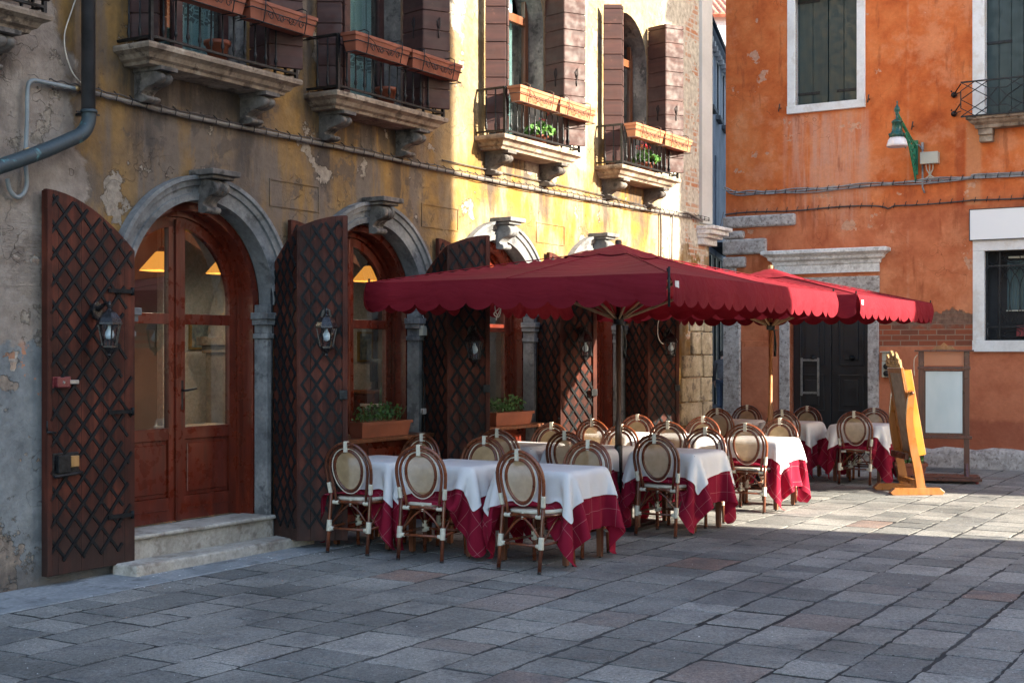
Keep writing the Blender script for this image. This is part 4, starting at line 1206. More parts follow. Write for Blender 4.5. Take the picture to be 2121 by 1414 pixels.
for px, py in ((56, 312), (160, 184)):
    p = LP(px, py, .05); q = MB(); q.ball((p[0], -.045, p[1]), .024, 10, 6, (1.2 if px > 100 else 1, 1, 1 if px > 100 else 1.3)); q.build('coupling', M['brass'], hk)
P = [LP(px, py, .04) for px, py in ((160, -10), (146, 30), (134, 70), (136, 110), (150, 150), (168, 172))]
local_tube('loose_wire', 'thin white wire curving down beside the drainpipe', 'cable', smooth_path([(p[0], .04, p[1]) for p in P], 7), .005, M['rope'])
# small white junction box beside the second arch
s, z = LP(872, 692, .0)
t = loc_thing('junction_box', 'small white junction box on the jamb right of the second arch', 'box', AC[1] + AR - .03, .022, 1.93)
q = MB(); q.box(-.045, .045, -.05, .0, -.05, .05); q.build('case', M['boxgrey'], t, bev=.005); q = MB(); q.tube([(0, -.02, .05), (.03, -.02, .10), (.02, 0, .16)], .005, 5); q.build('wire', M['rope'], t)
t = loc_thing('extension_lead', 'black extension lead looped on the jamb beside the second arch', 'cable', AC[1] + AR - .03, .03, 0)
q = MB(); q.tube(smooth_path([(0, -.01, 1.52), (.02, -.02, 1.30), (-.04, -.02, 1.05), (-.05, -.02, .80), (-.03, -.02, .62)], 6), .007, 5); q.tube(smooth_path([(0, -.01, 1.52), (.05, -.02, 1.3), (.01, -.02, 1.1), (.03, -.02, .8)], 6), .006, 5); q.build('lead', M['black'], t)
q = MB(); q.box(-.03, .03, -.035, 0, 1.07, 1.13); q.build('plug', M['farwhite'], t, bev=.006)
q = MB(); q.tube([(-.04, -.02, .62), (-.04, -.02, .54)], .02, 8); q.build('socket', M['black'], t)
# ================================================================== orange building
RB = thing('orange_house', 'orange plastered house with white stone window frames, black double door and a worn brick patch', 'building', (PR[0], PR[1], 0), ANG_R)
LEN = 18.9; TOP = 14.2
# openings (s0, s1, z0, z1)
(wa0, wz0), (wa1, _) = RP(1648, 220), RP(1776, 210)
DOOR = (RP(1636, 700)[0], RP(1798, 700)[0], 0.16, 2.62)
sb0 = RP(2040, 600)[0]
BARW = (sb0, sb0 + 1.10, RP(2040, 705)[1], RP(2040, 520)[1])
BALW = (RP(2040, 200)[0], RP(2040, 200)[0] + 1.05, 5.14, 7.3)
WIN1 = (wa0, wa1, wz0, 7.3)
extra = [(6.6, 7.7, 5.1, 7.2), (9.2, 10.3, 5.1, 7.2), (12, 13.1, 5.1, 7.2), (7.0, 8.1, 1.6, 3.2), (10, 11.2, .16, 2.6), (1.05, 2.1, 9.2, 11.2), (3.9, 4.9, 9.2, 11.2), (6.6, 7.7, 9.2, 11.2), (9.2, 10.3, 9.2, 11.2)]
holes = []
for h in [DOOR, BARW, BALW, WIN1] + extra:
    holes.append([(h[0], h[2]), (h[0], h[3]), (h[1], h[3]), (h[1], h[2])])
w = MB(); sheet(w, 0, LEN, -.3, TOP, holes)
for h in holes: reveal(w, h, 0, .26)
for a, b, c, d in (((0, 0), (0, 10), 0, 0), ((LEN, 0), (LEN, 10), 0, 0), ((0, 10), (LEN, 10), 0, 0)):
    w.add([(*a, -.3), (*b, -.3), (*b, TOP), (*a, TOP)], [(0, 1, 2, 3)])
w.add([(0, 0, TOP), (LEN, 0, TOP), (LEN, 10, TOP), (0, 10, TOP)], [(0, 1, 2, 3)])
w.build('wall', M['orange'], RB)
q = MB(); q.box(-.35, LEN + .35, -.45, 10, TOP + .01, TOP + .16); q.build('eaves', M['istria'], RB)

def stone_frame(h, wd, parent, sill=True, mat='framewhite', proud=.045, bottom=True, name='window_frame'):
    q = MB(); x0, x1, z0, z1 = h
    q.box(x0 - wd, x0, -proud, .24, z0, z1); q.box(x1, x1 + wd, -proud, .24, z0, z1)
    q.box(x0 - wd, x1 + wd, -proud - .003, .24, z1, z1 + wd)
    if bottom: q.box(x0 - wd - .005, x1 + wd + .005, -proud - .012, .24, z0 - wd, z0)
    return q.build(name, M[mat], parent, bev=.006)
def plank_shutters(h, parent, strap=(.25, 1.25), y=.12):
    x0, x1, z0, z1 = h; cm = (x0 + x1) / 2
    for a, b, sg in ((x0, cm - .004, 1), (cm + .004, x1, -1)):
        q = MB(); n = 3 if x1 - x0 > 1.0 else 2
        for i in range(n):
            xa = a + (b - a) * i / n; xb = a + (b - a) * (i + 1) / n
            q.box(xa + .003, xb - .003, y, y + .045, z0 + .01, z1)
        q.box(a, b, y + .012, y + .04, z0 + .01, z1)
        o = q.build('shutter', M['gshutter'], parent, bev=.004, seg=1)
        for dz in strap:
            p = MB()
            xs = (a, a + .36) if sg > 0 else (b - .36, b)
            p.box(xs[0], xs[1], y - .010, y - .0005, z0 + dz, z0 + dz + .045); p.build('strap_hinge', M['iron'], o, bev=.004)
wo = stone_frame(WIN1, .125, RB); plank_shutters(WIN1, wo, (.17, 1.62), .11)
wo = stone_frame(BALW, .17, RB, bottom=False); plank_shutters(BALW, wo, (1.1,), .13)
for h in extra:
    wo = stone_frame(h, .13, RB); plank_shutters(h, wo, (.2, 1.3))
# shutter stays on the wall
for px, py in ((1617, 225), (1801, 206), (1892, 262)):
    s, z = RP(px, py); q = MB(); q.tube([(s, 0, z), (s, -.06, z), (s + .01, -.07, z + .06), (s - .01, -.07, z - .06)], .012, 6); q.build('shutter_stay', M['rust'], RB)
# balcony of the right-hand window
s0, z0 = RP(2008, 234); zt = BALW[2] - .0
bm = MB()
def mould_r(mb, x0, x1, prof, dep):
    rings = [[(x0 - o, 0, z), (x0 - o, -o - dep, z), (x1 + o, -o - dep, z), (x1 + o, 0, z)] for o, z in prof]
    for a, b in zip(rings, rings[1:]): mb.add(a + b, [(0, 1, 5, 4), (1, 2, 6, 5), (2, 3, 7, 6)])
    mb.add(rings[0], [(0, 1, 2, 3)]); mb.add(rings[-1], [(3, 2, 1, 0)])
bx0 = BALW[0] - .08; bx1 = BALW[1] + .08
mould_r(bm, bx0, bx1, [(0, zt - .17), (.02, zt - .165), (.03, zt - .12), (.08, zt - .085), (.10, zt - .055), (.13, zt - .04), (.13, zt - .005)], .16)
bo = bm.build('balcony', M['sill'], RB)
for x in (bx0 + .12, bx1 - .12):
    q = MB(); q.box(x - .10, x + .10, -.17, 0, zt - .26, zt - .172); q.box(x - .095, x + .095, -.13, 0, zt - .36, zt - .262); q.build('corbel', M['sill'], bo, bev=.01)
q = MB(); rx0, rx1 = RP(1990, 200, .3)[0] , BALW[1] + .36
y = -.30; z0, z1 = zt + .005, zt + .505; H = z1 - z0
def fr(p): return (rx0 + (rx1 - rx0) * p[0], y, z0 + H * p[1])
W_ = rx1 - rx0; u = .40 / W_
q.bar(fr((0, 1)), fr((1, 1)), .022, .022); q.bar(fr((0, 0)), fr((1, 0)), .022, .022)
for x in (0, u, 1 - u, 1):
    q.bar(fr((x, .25)), fr((x, .75)), .014, .014)
mid = .5
segs = []
def unit(a, b):
    m_ = (a + b) / 2
    for s_, e_ in (((a, .75), (m_, 1)), ((a, .25), (m_, 0)), ((m_, 1), (b, .75)), ((m_, 0), (b, .25)), ((a, 1), (b, .5)), ((a, .5), (b, 1)), ((a, .5), (b, 0)), ((a, 0), (b, .5)), ((a, .5), (m_, .75)), ((a, .5), (m_, .25))):
        segs.append((s_, e_))
unit(0, u); unit(1 - u, 1); unit(.5 - u / 2, .5 + u / 2)
for a, b in ((u, .5 - u / 2), (.5 + u / 2, 1 - u)):
    segs += [((a, .75), (b, .75)), ((a, .25), (b, .25)), ((a, .5), ((a + b) / 2, .78)), (((a + b) / 2, .78), (b, .5)), ((a, .5), ((a + b) / 2, .22)), (((a + b) / 2, .22), (b, .5))]
for a, b in segs: q.bar(fr(a), fr(b), .012, .012)
for x in (rx0, rx1):
    dx = -.16 if x == rx0 else .16
    for z in (z0 + .1, z1 - .12):
        q.bar((x, y, z + .1), (x + dx, -.05, z), .014, .014); q.bar((x, y, z - .1 + .08), (x + dx, -.05, z), .014, .014)
        q.ball((x + dx, -.035, z), .045, 12, 6); q.ball((x + dx - .03, -.06, z + .05), .014)
q.build('railing', M['iron'], bo, weld=False)

# door with stone jambs, lintel and cornice
q = MB(); x0, x1, z0, z1 = DOOR
q.box(x0 - .17, x0, -.03, .25, -.05, z1); q.box(x1, x1 + .17, -.03, .25, -.05, z1); q.box(x0 - .18, x1 + .18, -.035, .25, z1, z1 + .26)
do = q.build('door_frame', M['rough'], RB, bev=.012)
q = MB(); q.box(x0 - .25, x1 + .25, -.22, .28, -.05, .155); q.build('door_step', M['step'], RB, bev=.015)
cm = (x0 + x1) / 2
for a, b, sg in ((x0, cm - .004, 1), (cm + .004, x1, -1)):
    q = MB(); q.box(a, b, .16, .21, .16, z1)
    for za, zb in ((.24, .62), (.78, 1.36), (1.50, 2.50)):
        pa, pb = a + .11, b - .11
        for e, d0, d1 in ((0, .140, .16), (.045, .150, .1597)):
            if e == 0:
                for r_ in ((pa, pb, za, za + .022), (pa, pb, zb - .022, zb), (pa, pa + .022, za + .022, zb - .022), (pb - .022, pb, za + .022, zb - .022)): q.box(r_[0], r_[1], d0, d1, r_[2], r_[3])
            else: q.box(pa + .085, pb - .085, .138, .1597, za + .085, zb - .085)
    lo_ = q.build('door', M['blackdoor'], RB, bev=.009, seg=2)
    k = MB(); k.lathe([(.0, 0), (.045, .002), (.045, .01), (.02, .018), (.028, .04), (.0, .055)], 14, Matrix.Translation(((a + b) / 2 + .02, .14, 1.62)) @ Matrix.Rotation(PI / 2, 4, 'X')); k.build('knob', M['iron'], lo_)
    if sg > 0:
        k = MB()
        for r_ in ((a + .13, a + .165, 1.02, 1.62), (b - .22, b - .185, 1.02, 1.62), (a + .165, b - .22, 1.05, 1.085), (a + .165, b - .22, 1.565, 1.60)): k.box(r_[0], r_[1], .125, .139, r_[2], r_[3])
        k.build('notice_frame', M['steel'], lo_)
s0, z0 = RP(1600, 553); s1, z1 = RP(1825, 545)
ztop = RP(1590, 523)[1]
q = MB(); a, b = s0 + .05, s1 - .02
zb = ztop - .36
mould_r(q, a, b, [(0, zb), (.0, zb + .13), (.02, zb + .14), (.03, zb + .19), (.08, zb + .22), (.09, zb + .26), (.15, zb + .30), (.17, zb + .31), (.17, zb + .355), (.14, zb + .37)], .05)
q.build('cornice', M['istria'], RB)
# corner quoins and jamb stones
for px0, px1, pa, pb in ((1503, 1649, 450, 474), (1503, 1543, 480, 496), (1503, 1589, 497, 529), (1503, 1546, 533, 556)):
    s0, za = RP(px0, pb); s1, _ = RP(px1, pb); zb = RP(px0, pa)[1]
    q = MB(); q.box(-.035, s1, -.075, .25, za, zb); q.build('quoin_block', M['rough'], RB, bev=.035, seg=4)
s1 = RP(1535, 760)[0]; zb = RP(1520, 640)[1]
q = MB(); q.box(-.03, s1, -.055, .3, -.1, zb); q.box(-.03, s1 * .72, -.052, .3, zb + .004, zb + .75); q.build('corner_stone', M['rough'], RB, bev=.025, seg=3)
# plinth of rough stone
q = MB(); a = DOOR[1] + .19; n = 46
zt = RP(2000, 928)[1]
P = []
for i in range(n + 1):
    x = a + (LEN - a) * (i / n) ** 1.5; e = .02 * math.sin(i * 1.9) + rnd.uniform(-.02, .02)
    P.append([(x, 0, zt + e), (x, -.05, zt + e - .01), (x, -.085 + e * .3, zt + e - .06), (x, -.10 + e * .4, .15), (x, -.11 + e * .3, -.1)])
q.grid(P, True); q.build('plinth', M['rough'], RB)
q = MB(); a2 = RP(1537, 800)[0]; b2 = DOOR[0] - .19; zt2 = RP(1560, 706)[1]
q.box(a2, b2, -.022, .05, -.1, zt2); q.build('render_panel', M['orange'], RB, bev=.006)
# barred window
wo = stone_frame(BARW, .165, RB, name='window_frame')
x0, x1, z0, z1 = BARW
q = MB(); q.box(x0, x1, .20, .22, z0, z1); q.build('dark_backing', M['dark'], wo)
q = MB(); P = []
for i in range(60):
    x = x0 + .28 + (x1 - x0 - .50) * i / 59; P.append([(x, .175 + .012 * math.sin(i * 1.1), z0 + .45), (x, .175 + .012 * math.sin(i * 1.1), z1 - .14)])
q.grid(P); q.build('curtain', simple('dusty_teal_curtain', (.045, .075, .08), (.10, .15, .155), 20, .9, .2, sc=(4, 1, .2)), wo)
q = MB(); q.box(x0 + .27, x1 - .2, .15, .17, z0 + .43, z0 + .445); q.box(x0 + .3, x1 - .3, .15, .17, z1 - .11, z1 - .08); q.build('curtain_rail', M['clear'] if False else M['boxgrey'], wo)
q = MB(); q.box(x0 + .42, x0 + .58, .12, .17, z0 + .06, z0 + .22); q.build('red_box', simple('dull_red_box', (.20, .03, .04), (.28, .05, .055), 5, .6, .1), wo)
q = MB(); y = .06
for x in (x0 + .012, x0 + .20, x1 - .20, x1 - .012): q.bar((x, y, z0), (x, y, z1), .022, .022)
for z in (z0 + .20, z1 - .22): q.bar((x0, y, z), (x1, y, z), .020, .024)
for z in (z0 + .01, z1 - .01): q.bar((x0, y, z), (x1, y, z), .018, .018)
nb = 5; xa, xb = x0 + .20, x1 - .20; wd = (xb - xa) / nb
def scr(cx, cz, r, sg, vs):
    q.tube([(cx + sg * r * (1 - i / 16) * math.cos(i * .62), y, cz + vs * r * (1 - i / 16) * math.sin(i * .62)) for i in range(13)], .0055, 4)
for i in range(nb):
    c = xa + wd * (i + .5)
    for vs, ze in ((1, z1 - .22), (-1, z0 + .20)):
        base = ze - vs * .34
        for sg in (-1, 1):
            q.tube([(c + sg * wd * .5 * math.sin(t * PI / 2) if False else c + sg * wd * (.5 - .5 * (t ** 2)) * 1.0, y, base + vs * t * .22) for t in [k / 8 for k in range(9)]] , .006, 4)
            q.tube([(c + sg * wd * .5 * t, y, base + vs * (.20 + .12 * t)) for t in [k / 6 for k in range(7)]], .006, 4)
            scr(c + sg * wd * .22, ze - vs * .05, .035, sg, vs)
    for sg in (-1, 1): q.bar((c + sg * wd * .5, y, z0 + .54), (c + sg * wd * .5, y, z1 - .56), .010, .010)
for xa_, xb_ in ((x0 + .012, x0 + .20), (x1 - .2, x1 - .012)):
    c = (xa_ + xb_) / 2; hw = (xb_ - xa_) / 2 * .86
    q.tube([(c + hw * math.cos(a), y, (z0 + z1) / 2 + (z1 - z0 - .62) / 2 * (1 if math.sin(a) > 0 else -1) + hw * 1.4 * math.sin(a)) for a in [k * PI / 10 + 1e-4 for k in range(20)]], .006, 4, closed=True)
    for z in (z0 + .10, z1 - .11): q.tube([(c + hw * .8 * math.cos(a), y, z + .075 * math.sin(a)) for a in [k * PI / 7 for k in range(14)]], .006, 4, closed=True)
for z in (z0 + .10, z1 - .11):
    for k in (0, 1):
        cx = xa + (xb - xa) * (.25 + .5 * k)
        for rr in (1, .65): q.tube([(cx + .17 * rr * math.cos(a), y, z + .075 * rr * math.sin(a) * (1 - .4 * math.cos(a) * (1 if k else -1))) for a in [j * PI / 9 for j in range(18)]], .006, 4, closed=True)
q.build('window_grille', M['iron'], wo, weld=False)

q = MB(); q.box(13.1, 18.6, -1.72, -.002, -.2, 6.4); q.build('shade_wing', M['orange'], RB)  # unseen wing added to cast shade on the menu stand and back tables
q = MB(); q.box(12.95, 18.75, -1.9, -.002, 6.402, 6.52); q.build('shade_wing_roof', M['istria'], RB)
# ------------------------------------------------------------------ things fixed to the orange wall
def RW(s, m): return (PR[0] + UR[0] * s + NR[0] * m, PR[1] + UR[1] * s + NR[1] * m)
def r_thing(name, label, cat, s, m, z, rot=0, group=None): return thing(name, label, cat, (*RW(s, m), z), ANG_R + rot, group)

# blank white sign board
s0, z0 = RP(2008, 499, .06); _, z1 = RP(2008, 434, .06)
t = r_thing('shop_sign', 'blank white sign board with thin black edge above the barred window', 'sign', s0, .05, z0)
q = MB(); q.box(.012, 1.56, -.03, .04, .012, z1 - z0 - .012); q.build('panel', M['signwhite'], t)
q = MB(); hh = z1 - z0
for a in ((0, 1.57, 0, .011), (0, 1.57, hh - .011, hh), (0, .011, .011, hh - .011), (1.561, 1.57, .011, hh - .011)): q.box(a[0], a[1], -.036, .045, a[2], a[3])
q.build('edging', M['black'], t)

# street lamp on a bracket
sm, zm = RP(1898, 305, .0)
t = r_thing('street_lamp', 'green bracket street lamp with white bowl on the orange wall', 'street lamp', sm, 0, zm)
# the arm swings out from the wall
ax = .93
q = MB()
q.tube([(0, -.03, .0), (-.02, -ax * .45, .16), (-.03, -ax, .36)], [.022, .024, .028], 10)
q.box(-.03, .03, -.035, -.001, -.42, .10); q.build('arm', M['greenl'], t, bev=.004)
q = MB()
A, B, C_ = (0, -.04, -.02), (-.016, -ax * .55, .15), (0, -.04, -.52)
def tri(u, v): return tuple(A[i] + (B[i] - A[i]) * u + (C_[i] - A[i]) * v for i in range(3))
q.tube([tri(0, 0), tri(1, 0)], .012, 6); q.tube([tri(1, 0), tri(.62, .32), tri(.22, .72), tri(0, 1)], .012, 6); q.tube([tri(0, 0), tri(0, 1)], .012, 6)
for (u0, v0, r0) in ((.18, .15, .11), (.42, .14, .10), (.65, .10, .07), (.16, .40, .10), (.36, .34, .08), (.14, .62, .07), (.10, .80, .04)):
    c = Vector(tri(u0, v0))
    for sg in (1, -1):
        q.tube([c + Vector((.002 * sg, -sg * r0 * (1 - i / 15) * math.cos(i * .7), r0 * (1 - i / 15) * math.sin(i * .7))) for i in range(13)], .009, 5)
    q.ball(tuple(c), .018, 8, 5)
q.tube([(-.02, -ax * .58 - .06 * math.cos(i * .5), .02 + .10 * math.sin(i * .5)) for i in range(10)], .013, 6)
q.build('scrollwork', M['greenl'], t, weld=False)
Lx = Matrix.Translation((-.03, -ax, .14)) @ Matrix.Scale(.75, 4)
q = MB(); q.lathe([(.0, .56), (.012, .55), (.016, .52), (.010, .49), (.03, .45), (.055, .40), (.058, .36), (.03, .315), (.04, .305), (.028, .285), (.030, .21), (.05, .20), (.075, .18), (.105, .155), (.108, .13), (.093, .12), (.096, .02), (.10, -.02), (.125, -.065), (.155, -.09), (.158, -.15), (.145, -.155)], 24, Lx)
for i in range(4):
    a = PI / 4 + i * PI / 2; q.ball((.165 * math.cos(a), .165 * math.sin(a), -.105), .022, 8, 5, T=Lx)
q.build('lamp_housing', M['green'], t)
q = MB(); q.lathe([(.140, -.157), (.172, -.21), (.195, -.29), (.200, -.335), (.190, -.336), (.165, -.22), (.0, -.20)], 28, Lx); q.build('lamp_bowl', M['opal'], t)
q = MB(); q.tube([(.10, -.03, .02), (.10, -.03, -.62), (.13, -.03, -.70)], .014, 8); q.tube([(.10, -.03, -.05), (.05, -.03, .02), (.0, -.03, .03)], .009, 6); q.box(.085, .115, -.05, -.002, -.05, .06)
q.build('supply_cable', M['cable'], t)
# grey-cream electrical box
s0, z0 = RP(1907, 340, .1); s1, z1 = RP(1943, 314, .1)
t = r_thing('electrical_box', 'cream electrical box mounted beside the green street lamp', 'box', s0, 0, z0)
q = MB(); q.box(0, s1 - s0, -.12, 0, 0, z1 - z0 - .0); q.box(-.004, s1 - s0 + .004, -.128, -.118, -.004, z1 - z0 + .004); q.build('case', M['boxgrey'], t, bev=.006)
q = MB(); mx = (s1 - s0) * .47
for d in (-.05, 0, .05): q.tube(smooth_path([(mx + d, -.06, 0), (mx + d * .9, -.05, -.08), (mx + d * .25, -.035, -.17), (mx + d * 2.6, -.03, -.24), (mx + d * 4, -.03, -.255)], 5), .009, 6)
q.build('leads', M['boxgrey'], t)

def r_cable(name, label, pix, strands, ties, matn, m=.04):
    t = thing(name, label, 'cable', (PR[0], PR[1], 0), ANG_R)
    P = [RP(px, py, m) for px, py in pix]
    # carry on along the rest of the wall
    ds = (P[-1][1] - P[-2][1]) / (P[-1][0] - P[-2][0]); P.append((P[-1][0] + 6, P[-1][1] + ds * 0))
    fine = smooth_path([(a, -m, b) for a, b in P], 14)
    q = MB()
    for k in range(strands):
        off = .016 * (k - (strands - 1) / 2)
        q.tube([p + Vector((0, -.008 * math.sin(i * .35 + k * 2), off + .014 * math.sin(i * (.23 + .05 * k) + k * 1.3))) for i, p in enumerate(fine)], .011 if strands > 1 else .012, 6)
    q.build('strand', M[matn], t)
    if ties: put_ties(fine, P[0][0] + .2, 5.2, .17, m, t, .006)
    return t
r_cable('wall_cable', 'thick grey cable bundle strung across the orange wall under the lamp', [(1500, 388), (1515, 398), (1560, 400), (1640, 396), (1750, 388), (1880, 378), (2000, 369), (2121, 360)], 4, True, 'cable')
r_cable('wall_cable', 'single thin dark cable running along the orange wall below the thick bundle', [(1502, 445), (1600, 438), (1700, 432), (1820, 427), (1842, 432), (1870, 425), (2000, 417), (2121, 410)], 1, True, 'cable_d', .025)
q = tag(MB().tube(smooth_path([(*LW(12.55, .08), 3.62), (*[sum(v) / 2 for v in zip(LW(12.55, .08), RW(0, .05))], 3.60), (*RW(-.02, .05), 3.98)], 8), .008, 5).build('span_wire', M['cable_d']), 'dark wire spanning the alley mouth between the two houses', 'cable')
# wall sockets by the door
s0, z0 = RP(1827, 781, .05); s1, z1 = RP(1842, 730, .05)
t = r_thing('socket_box', 'grey weatherproof box with two black round sockets right of the black door', 'box', s0, 0, z0)
hh = z1 - z0; ww = s1 - s0 + .04
q = MB(); q.box(0, ww, -.07, 0, 0, hh * .64); q.box(0, ww, -.06, 0, hh * .66, hh); q.box(-.02, ww + .02, -.10, 0, hh + .002, hh + .02); q.build('case', M['boxgrey'], t, bev=.006)
for f in (.16, .44):
    q = MB(); q.lathe([(.0, 0), (.045, 0), (.045, .03), (.036, .034), (.0, .03)], 16, Matrix.Translation((ww / 2, -.07, hh * f)) @ Matrix.Rotation(PI / 2, 4, 'X')); q.build('socket', M['black'], t)

# ================================================================== alley and far houses
AL = thing('alley_house', 'blue-grey house with corbelled eaves seen through the narrow alley', 'building', (5.60, 40.6, 0), math.atan2(.969, .246))
al = MB(); hs = []
for i in range(6):
    a = 3.3 + i * 2.05; hs.append([(a, 7.15 + .0), (a, 9.0), (a + .78, 9.0), (a + .78, 7.15)])
hs = [[(p[0], p[1] + 2.55) for p in h] for h in hs]
sheet(al, -2, 14, -.2, 12.1, hs)
for h in hs: reveal(al, h, 0, .3)
al.add([(-2, 0, -.2), (-2, 5, -.2), (-2, 5, 12.1), (-2, 0, 12.1)], [(0, 1, 2, 3)])
al.add([(-2, 0, 12.1), (14, 0, 12.1), (14, 5, 12.1), (-2, 5, 12.1)], [(0, 1, 2, 3)])
al.build('wall', M['alley'], AL)
for h in hs:
    a, b = h[0][0], h[2][0]; za, zb = h[0][1], h[1][1]
    q = MB()
    for r_ in ((a - .13, a, za, zb), (b, b + .13, za, zb), (a - .13, b + .13, zb, zb + .13)): q.box(r_[0], r_[1], -.02, .28, r_[2], r_[3])
    wo = q.build('window_frame', M['farwhite'], AL)
    q = MB(); q.box(a - .16, b + .16, -.16, .28, za - .14, za); q.build('sill', M['stone'], wo)
    q = MB(); q.box(a, b, .27, .29, za, zb); q.build('pane', M['dark'], wo)
q = MB(); q.add([(-2, -.02, 11.62), (14, -.02, 11.62), (14, -.26, 11.80), (-2, -.26, 11.80), (14, -.26, 11.92), (-2, -.26, 11.92), (14, 0, 12.12), (-2, 0, 12.12)], [(0, 1, 2, 3), (3, 2, 4, 5), (5, 4, 6, 7)]); q.build('eaves', M['alley'], AL)
for i in range(22):
    q = MB(); q.box(-1.8 + i * .7, -1.6 + i * .7, -.20, 0, 11.56, 11.72); q.build('eaves_corbel', M['istria'], AL)
q = MB(); q.tube([(-2, -.30, 11.94), (14, -.30, 11.94)], .06, 10); q.build('gutter', simple('dark_blue_gutter', (.02, .03, .045), (.04, .055, .075), 5, .4, .05), AL)
q = MB(); q.box(4.9, 5.4, -.05, .0, 3.4, 8.3); q.build('closed_shutter', M['alley'], AL)
q = MB(); q.box(-1.9, 13.9, -.06, .02, 0, 4.9); q.build('alley_shade_sheet', M['dark'], AL)  # dark sheet added to stand for the deep shade low in the alley
for i in range(5):
    q = MB(); q.box(2.6 + i * 1.5, 2.75 + i * 1.5, -.12, -.06, 0, 4.8); q.build('alley_shade_sheet_post', M['gshutter'], AL)
q = MB(); q.box(3.2, 7.5, -.5, -.05, 5.1, 5.25); q.build('awning_rail', M['dark'], AL)
FW = thing('tiled_roof_house', 'white house with terracotta pantile roof rising behind the alley', 'building', (8.6, 63, 0), 0)
q = MB(); q.box(-4, 6, 0, 8, 0, 17.35); q.build('wall', M['farwhite'], FW)
def pantiles(mb, x0, x1, y0, z0, y1, z1, n):
    P = []
    for i in range(n * 6 + 1):
        x = x0 + (x1 - x0) * i / (n * 6); b = .09 * abs(math.sin(PI * i / 6))
        P.append([(x, y0 + (y1 - y0) * j / 12, z0 + (z1 - z0) * j / 12 + b + .035 * (j % 2)) for j in range(13)])
    mb.grid(P, False)
    mb.add([p[0] for p in P] + [(x1, y0 + .1, z0 - .12), (x0, y0 + .1, z0 - .12)], [tuple(range(len(P) + 2))])
q = MB(); pantiles(q, -4.2, 6.2, -.4, 17.35, 4, 19.3, 36); q.build('roof', M['rooftile'], FW)
q = MB(); q.box(-4, 6, -6, -.02, 0, 14.3); q.build('lower_wing', M['farwhite'], FW)
q = MB(); pantiles(q, -4.2, 6.2, -6.4, 14.3, -.05, 15.6, 36); q.build('lower_roof', M['rooftile'], FW)

RH = thing('rear_house', 'tall plain house standing behind the orange house along the alley', 'building', (PR[0], PR[1], 0), ANG_R)
q = MB(); hs = []
q.box(0.05, 12, 10.05, 40, -.2, 21); q.build('wall', M['alley'], RH)
for i in range(8):
    for z in (4.5, 8.5, 12.5):
        f = MB(); a = 12 + i * 3.4
        for r_ in ((a - .12, a, z, z + 1.8), (a + .9, a + 1.02, z, z + 1.8), (a - .12, a + 1.02, z + 1.8, z + 1.92), (a - .14, a + 1.04, z - .12, z)): f.box(.0, .06, r_[0], r_[1], r_[2], r_[3])
        wo = f.build('window_frame', M['farwhite'], RH); f = MB(); f.box(.02, .06, a, a + .9, z, z + 1.8); f.build('pane', M['dark'], wo)
# ================================================================== house facing the square, beside the camera (casts the foreground shade)
OC = (13.0, 8.72)
OB = thing('facing_house', 'pale rendered house closing the near side of the square', 'building', (OC[0], OC[1], 0), ANG_L)
q = MB()
# local x runs along UL; the block extends to -x and to the right (-y)
hs = []
for i in range(6):
    for z in (1.2, 5.2, 9.0):
        a = -2.6 - i * 2.7; hs.append([(a, z), (a, z + 1.9), (a + 1.0, z + 1.9), (a + 1.0, z)])
sheet(q, -18, 0, -.3, 13.6, hs)
for h in hs: reveal(q, h, 0, -.25)
q.add([(0, 0, -.3), (0, -14, -.3), (0, -14, 13.6), (0, 0, 13.6)], [(0, 1, 2, 3)])
q.add([(-18, 0, -.3), (-18, -14, -.3), (-18, -14, 13.6), (-18, 0, 13.6)], [(0, 1, 2, 3)])
q.add([(-18, -14, -.3), (0, -14, -.3), (0, -14, 13.6), (-18, -14, 13.6)], [(0, 1, 2, 3)])
q.add([(-18, 0, 13.6), (0, 0, 13.6), (0, -14, 13.6), (-18, -14, 13.6)], [(0, 1, 2, 3)])
q.build('wall', M['opp'], OB)
for h in hs:
    a, b = h[0][0], h[2][0]; za, zb = h[0][1], h[1][1]
    f = MB()
    for r_ in ((a - .12, a, za, zb), (b, b + .12, za, zb), (a - .12, b + .12, zb, zb + .12), (a - .14, b + .14, za - .12, za)): f.box(r_[0], r_[1], -.2, .04, r_[2], r_[3])
    wo = f.build('window_frame', M['istria'], OB)
    f = MB(); f.box(a, b, -.16, -.11, za, zb); f.build('shutter', M['gshutter'], wo)
# ================================================================== ground
q = MB(); q.add([(-400, -400, -.0042), (400, -400, -.0042), (400, 400, -.0042), (-400, 400, -.0042)], [(0, 1, 2, 3)])
g = q.build('ground', M['ground'], weld=False); g['kind'] = 'structure'

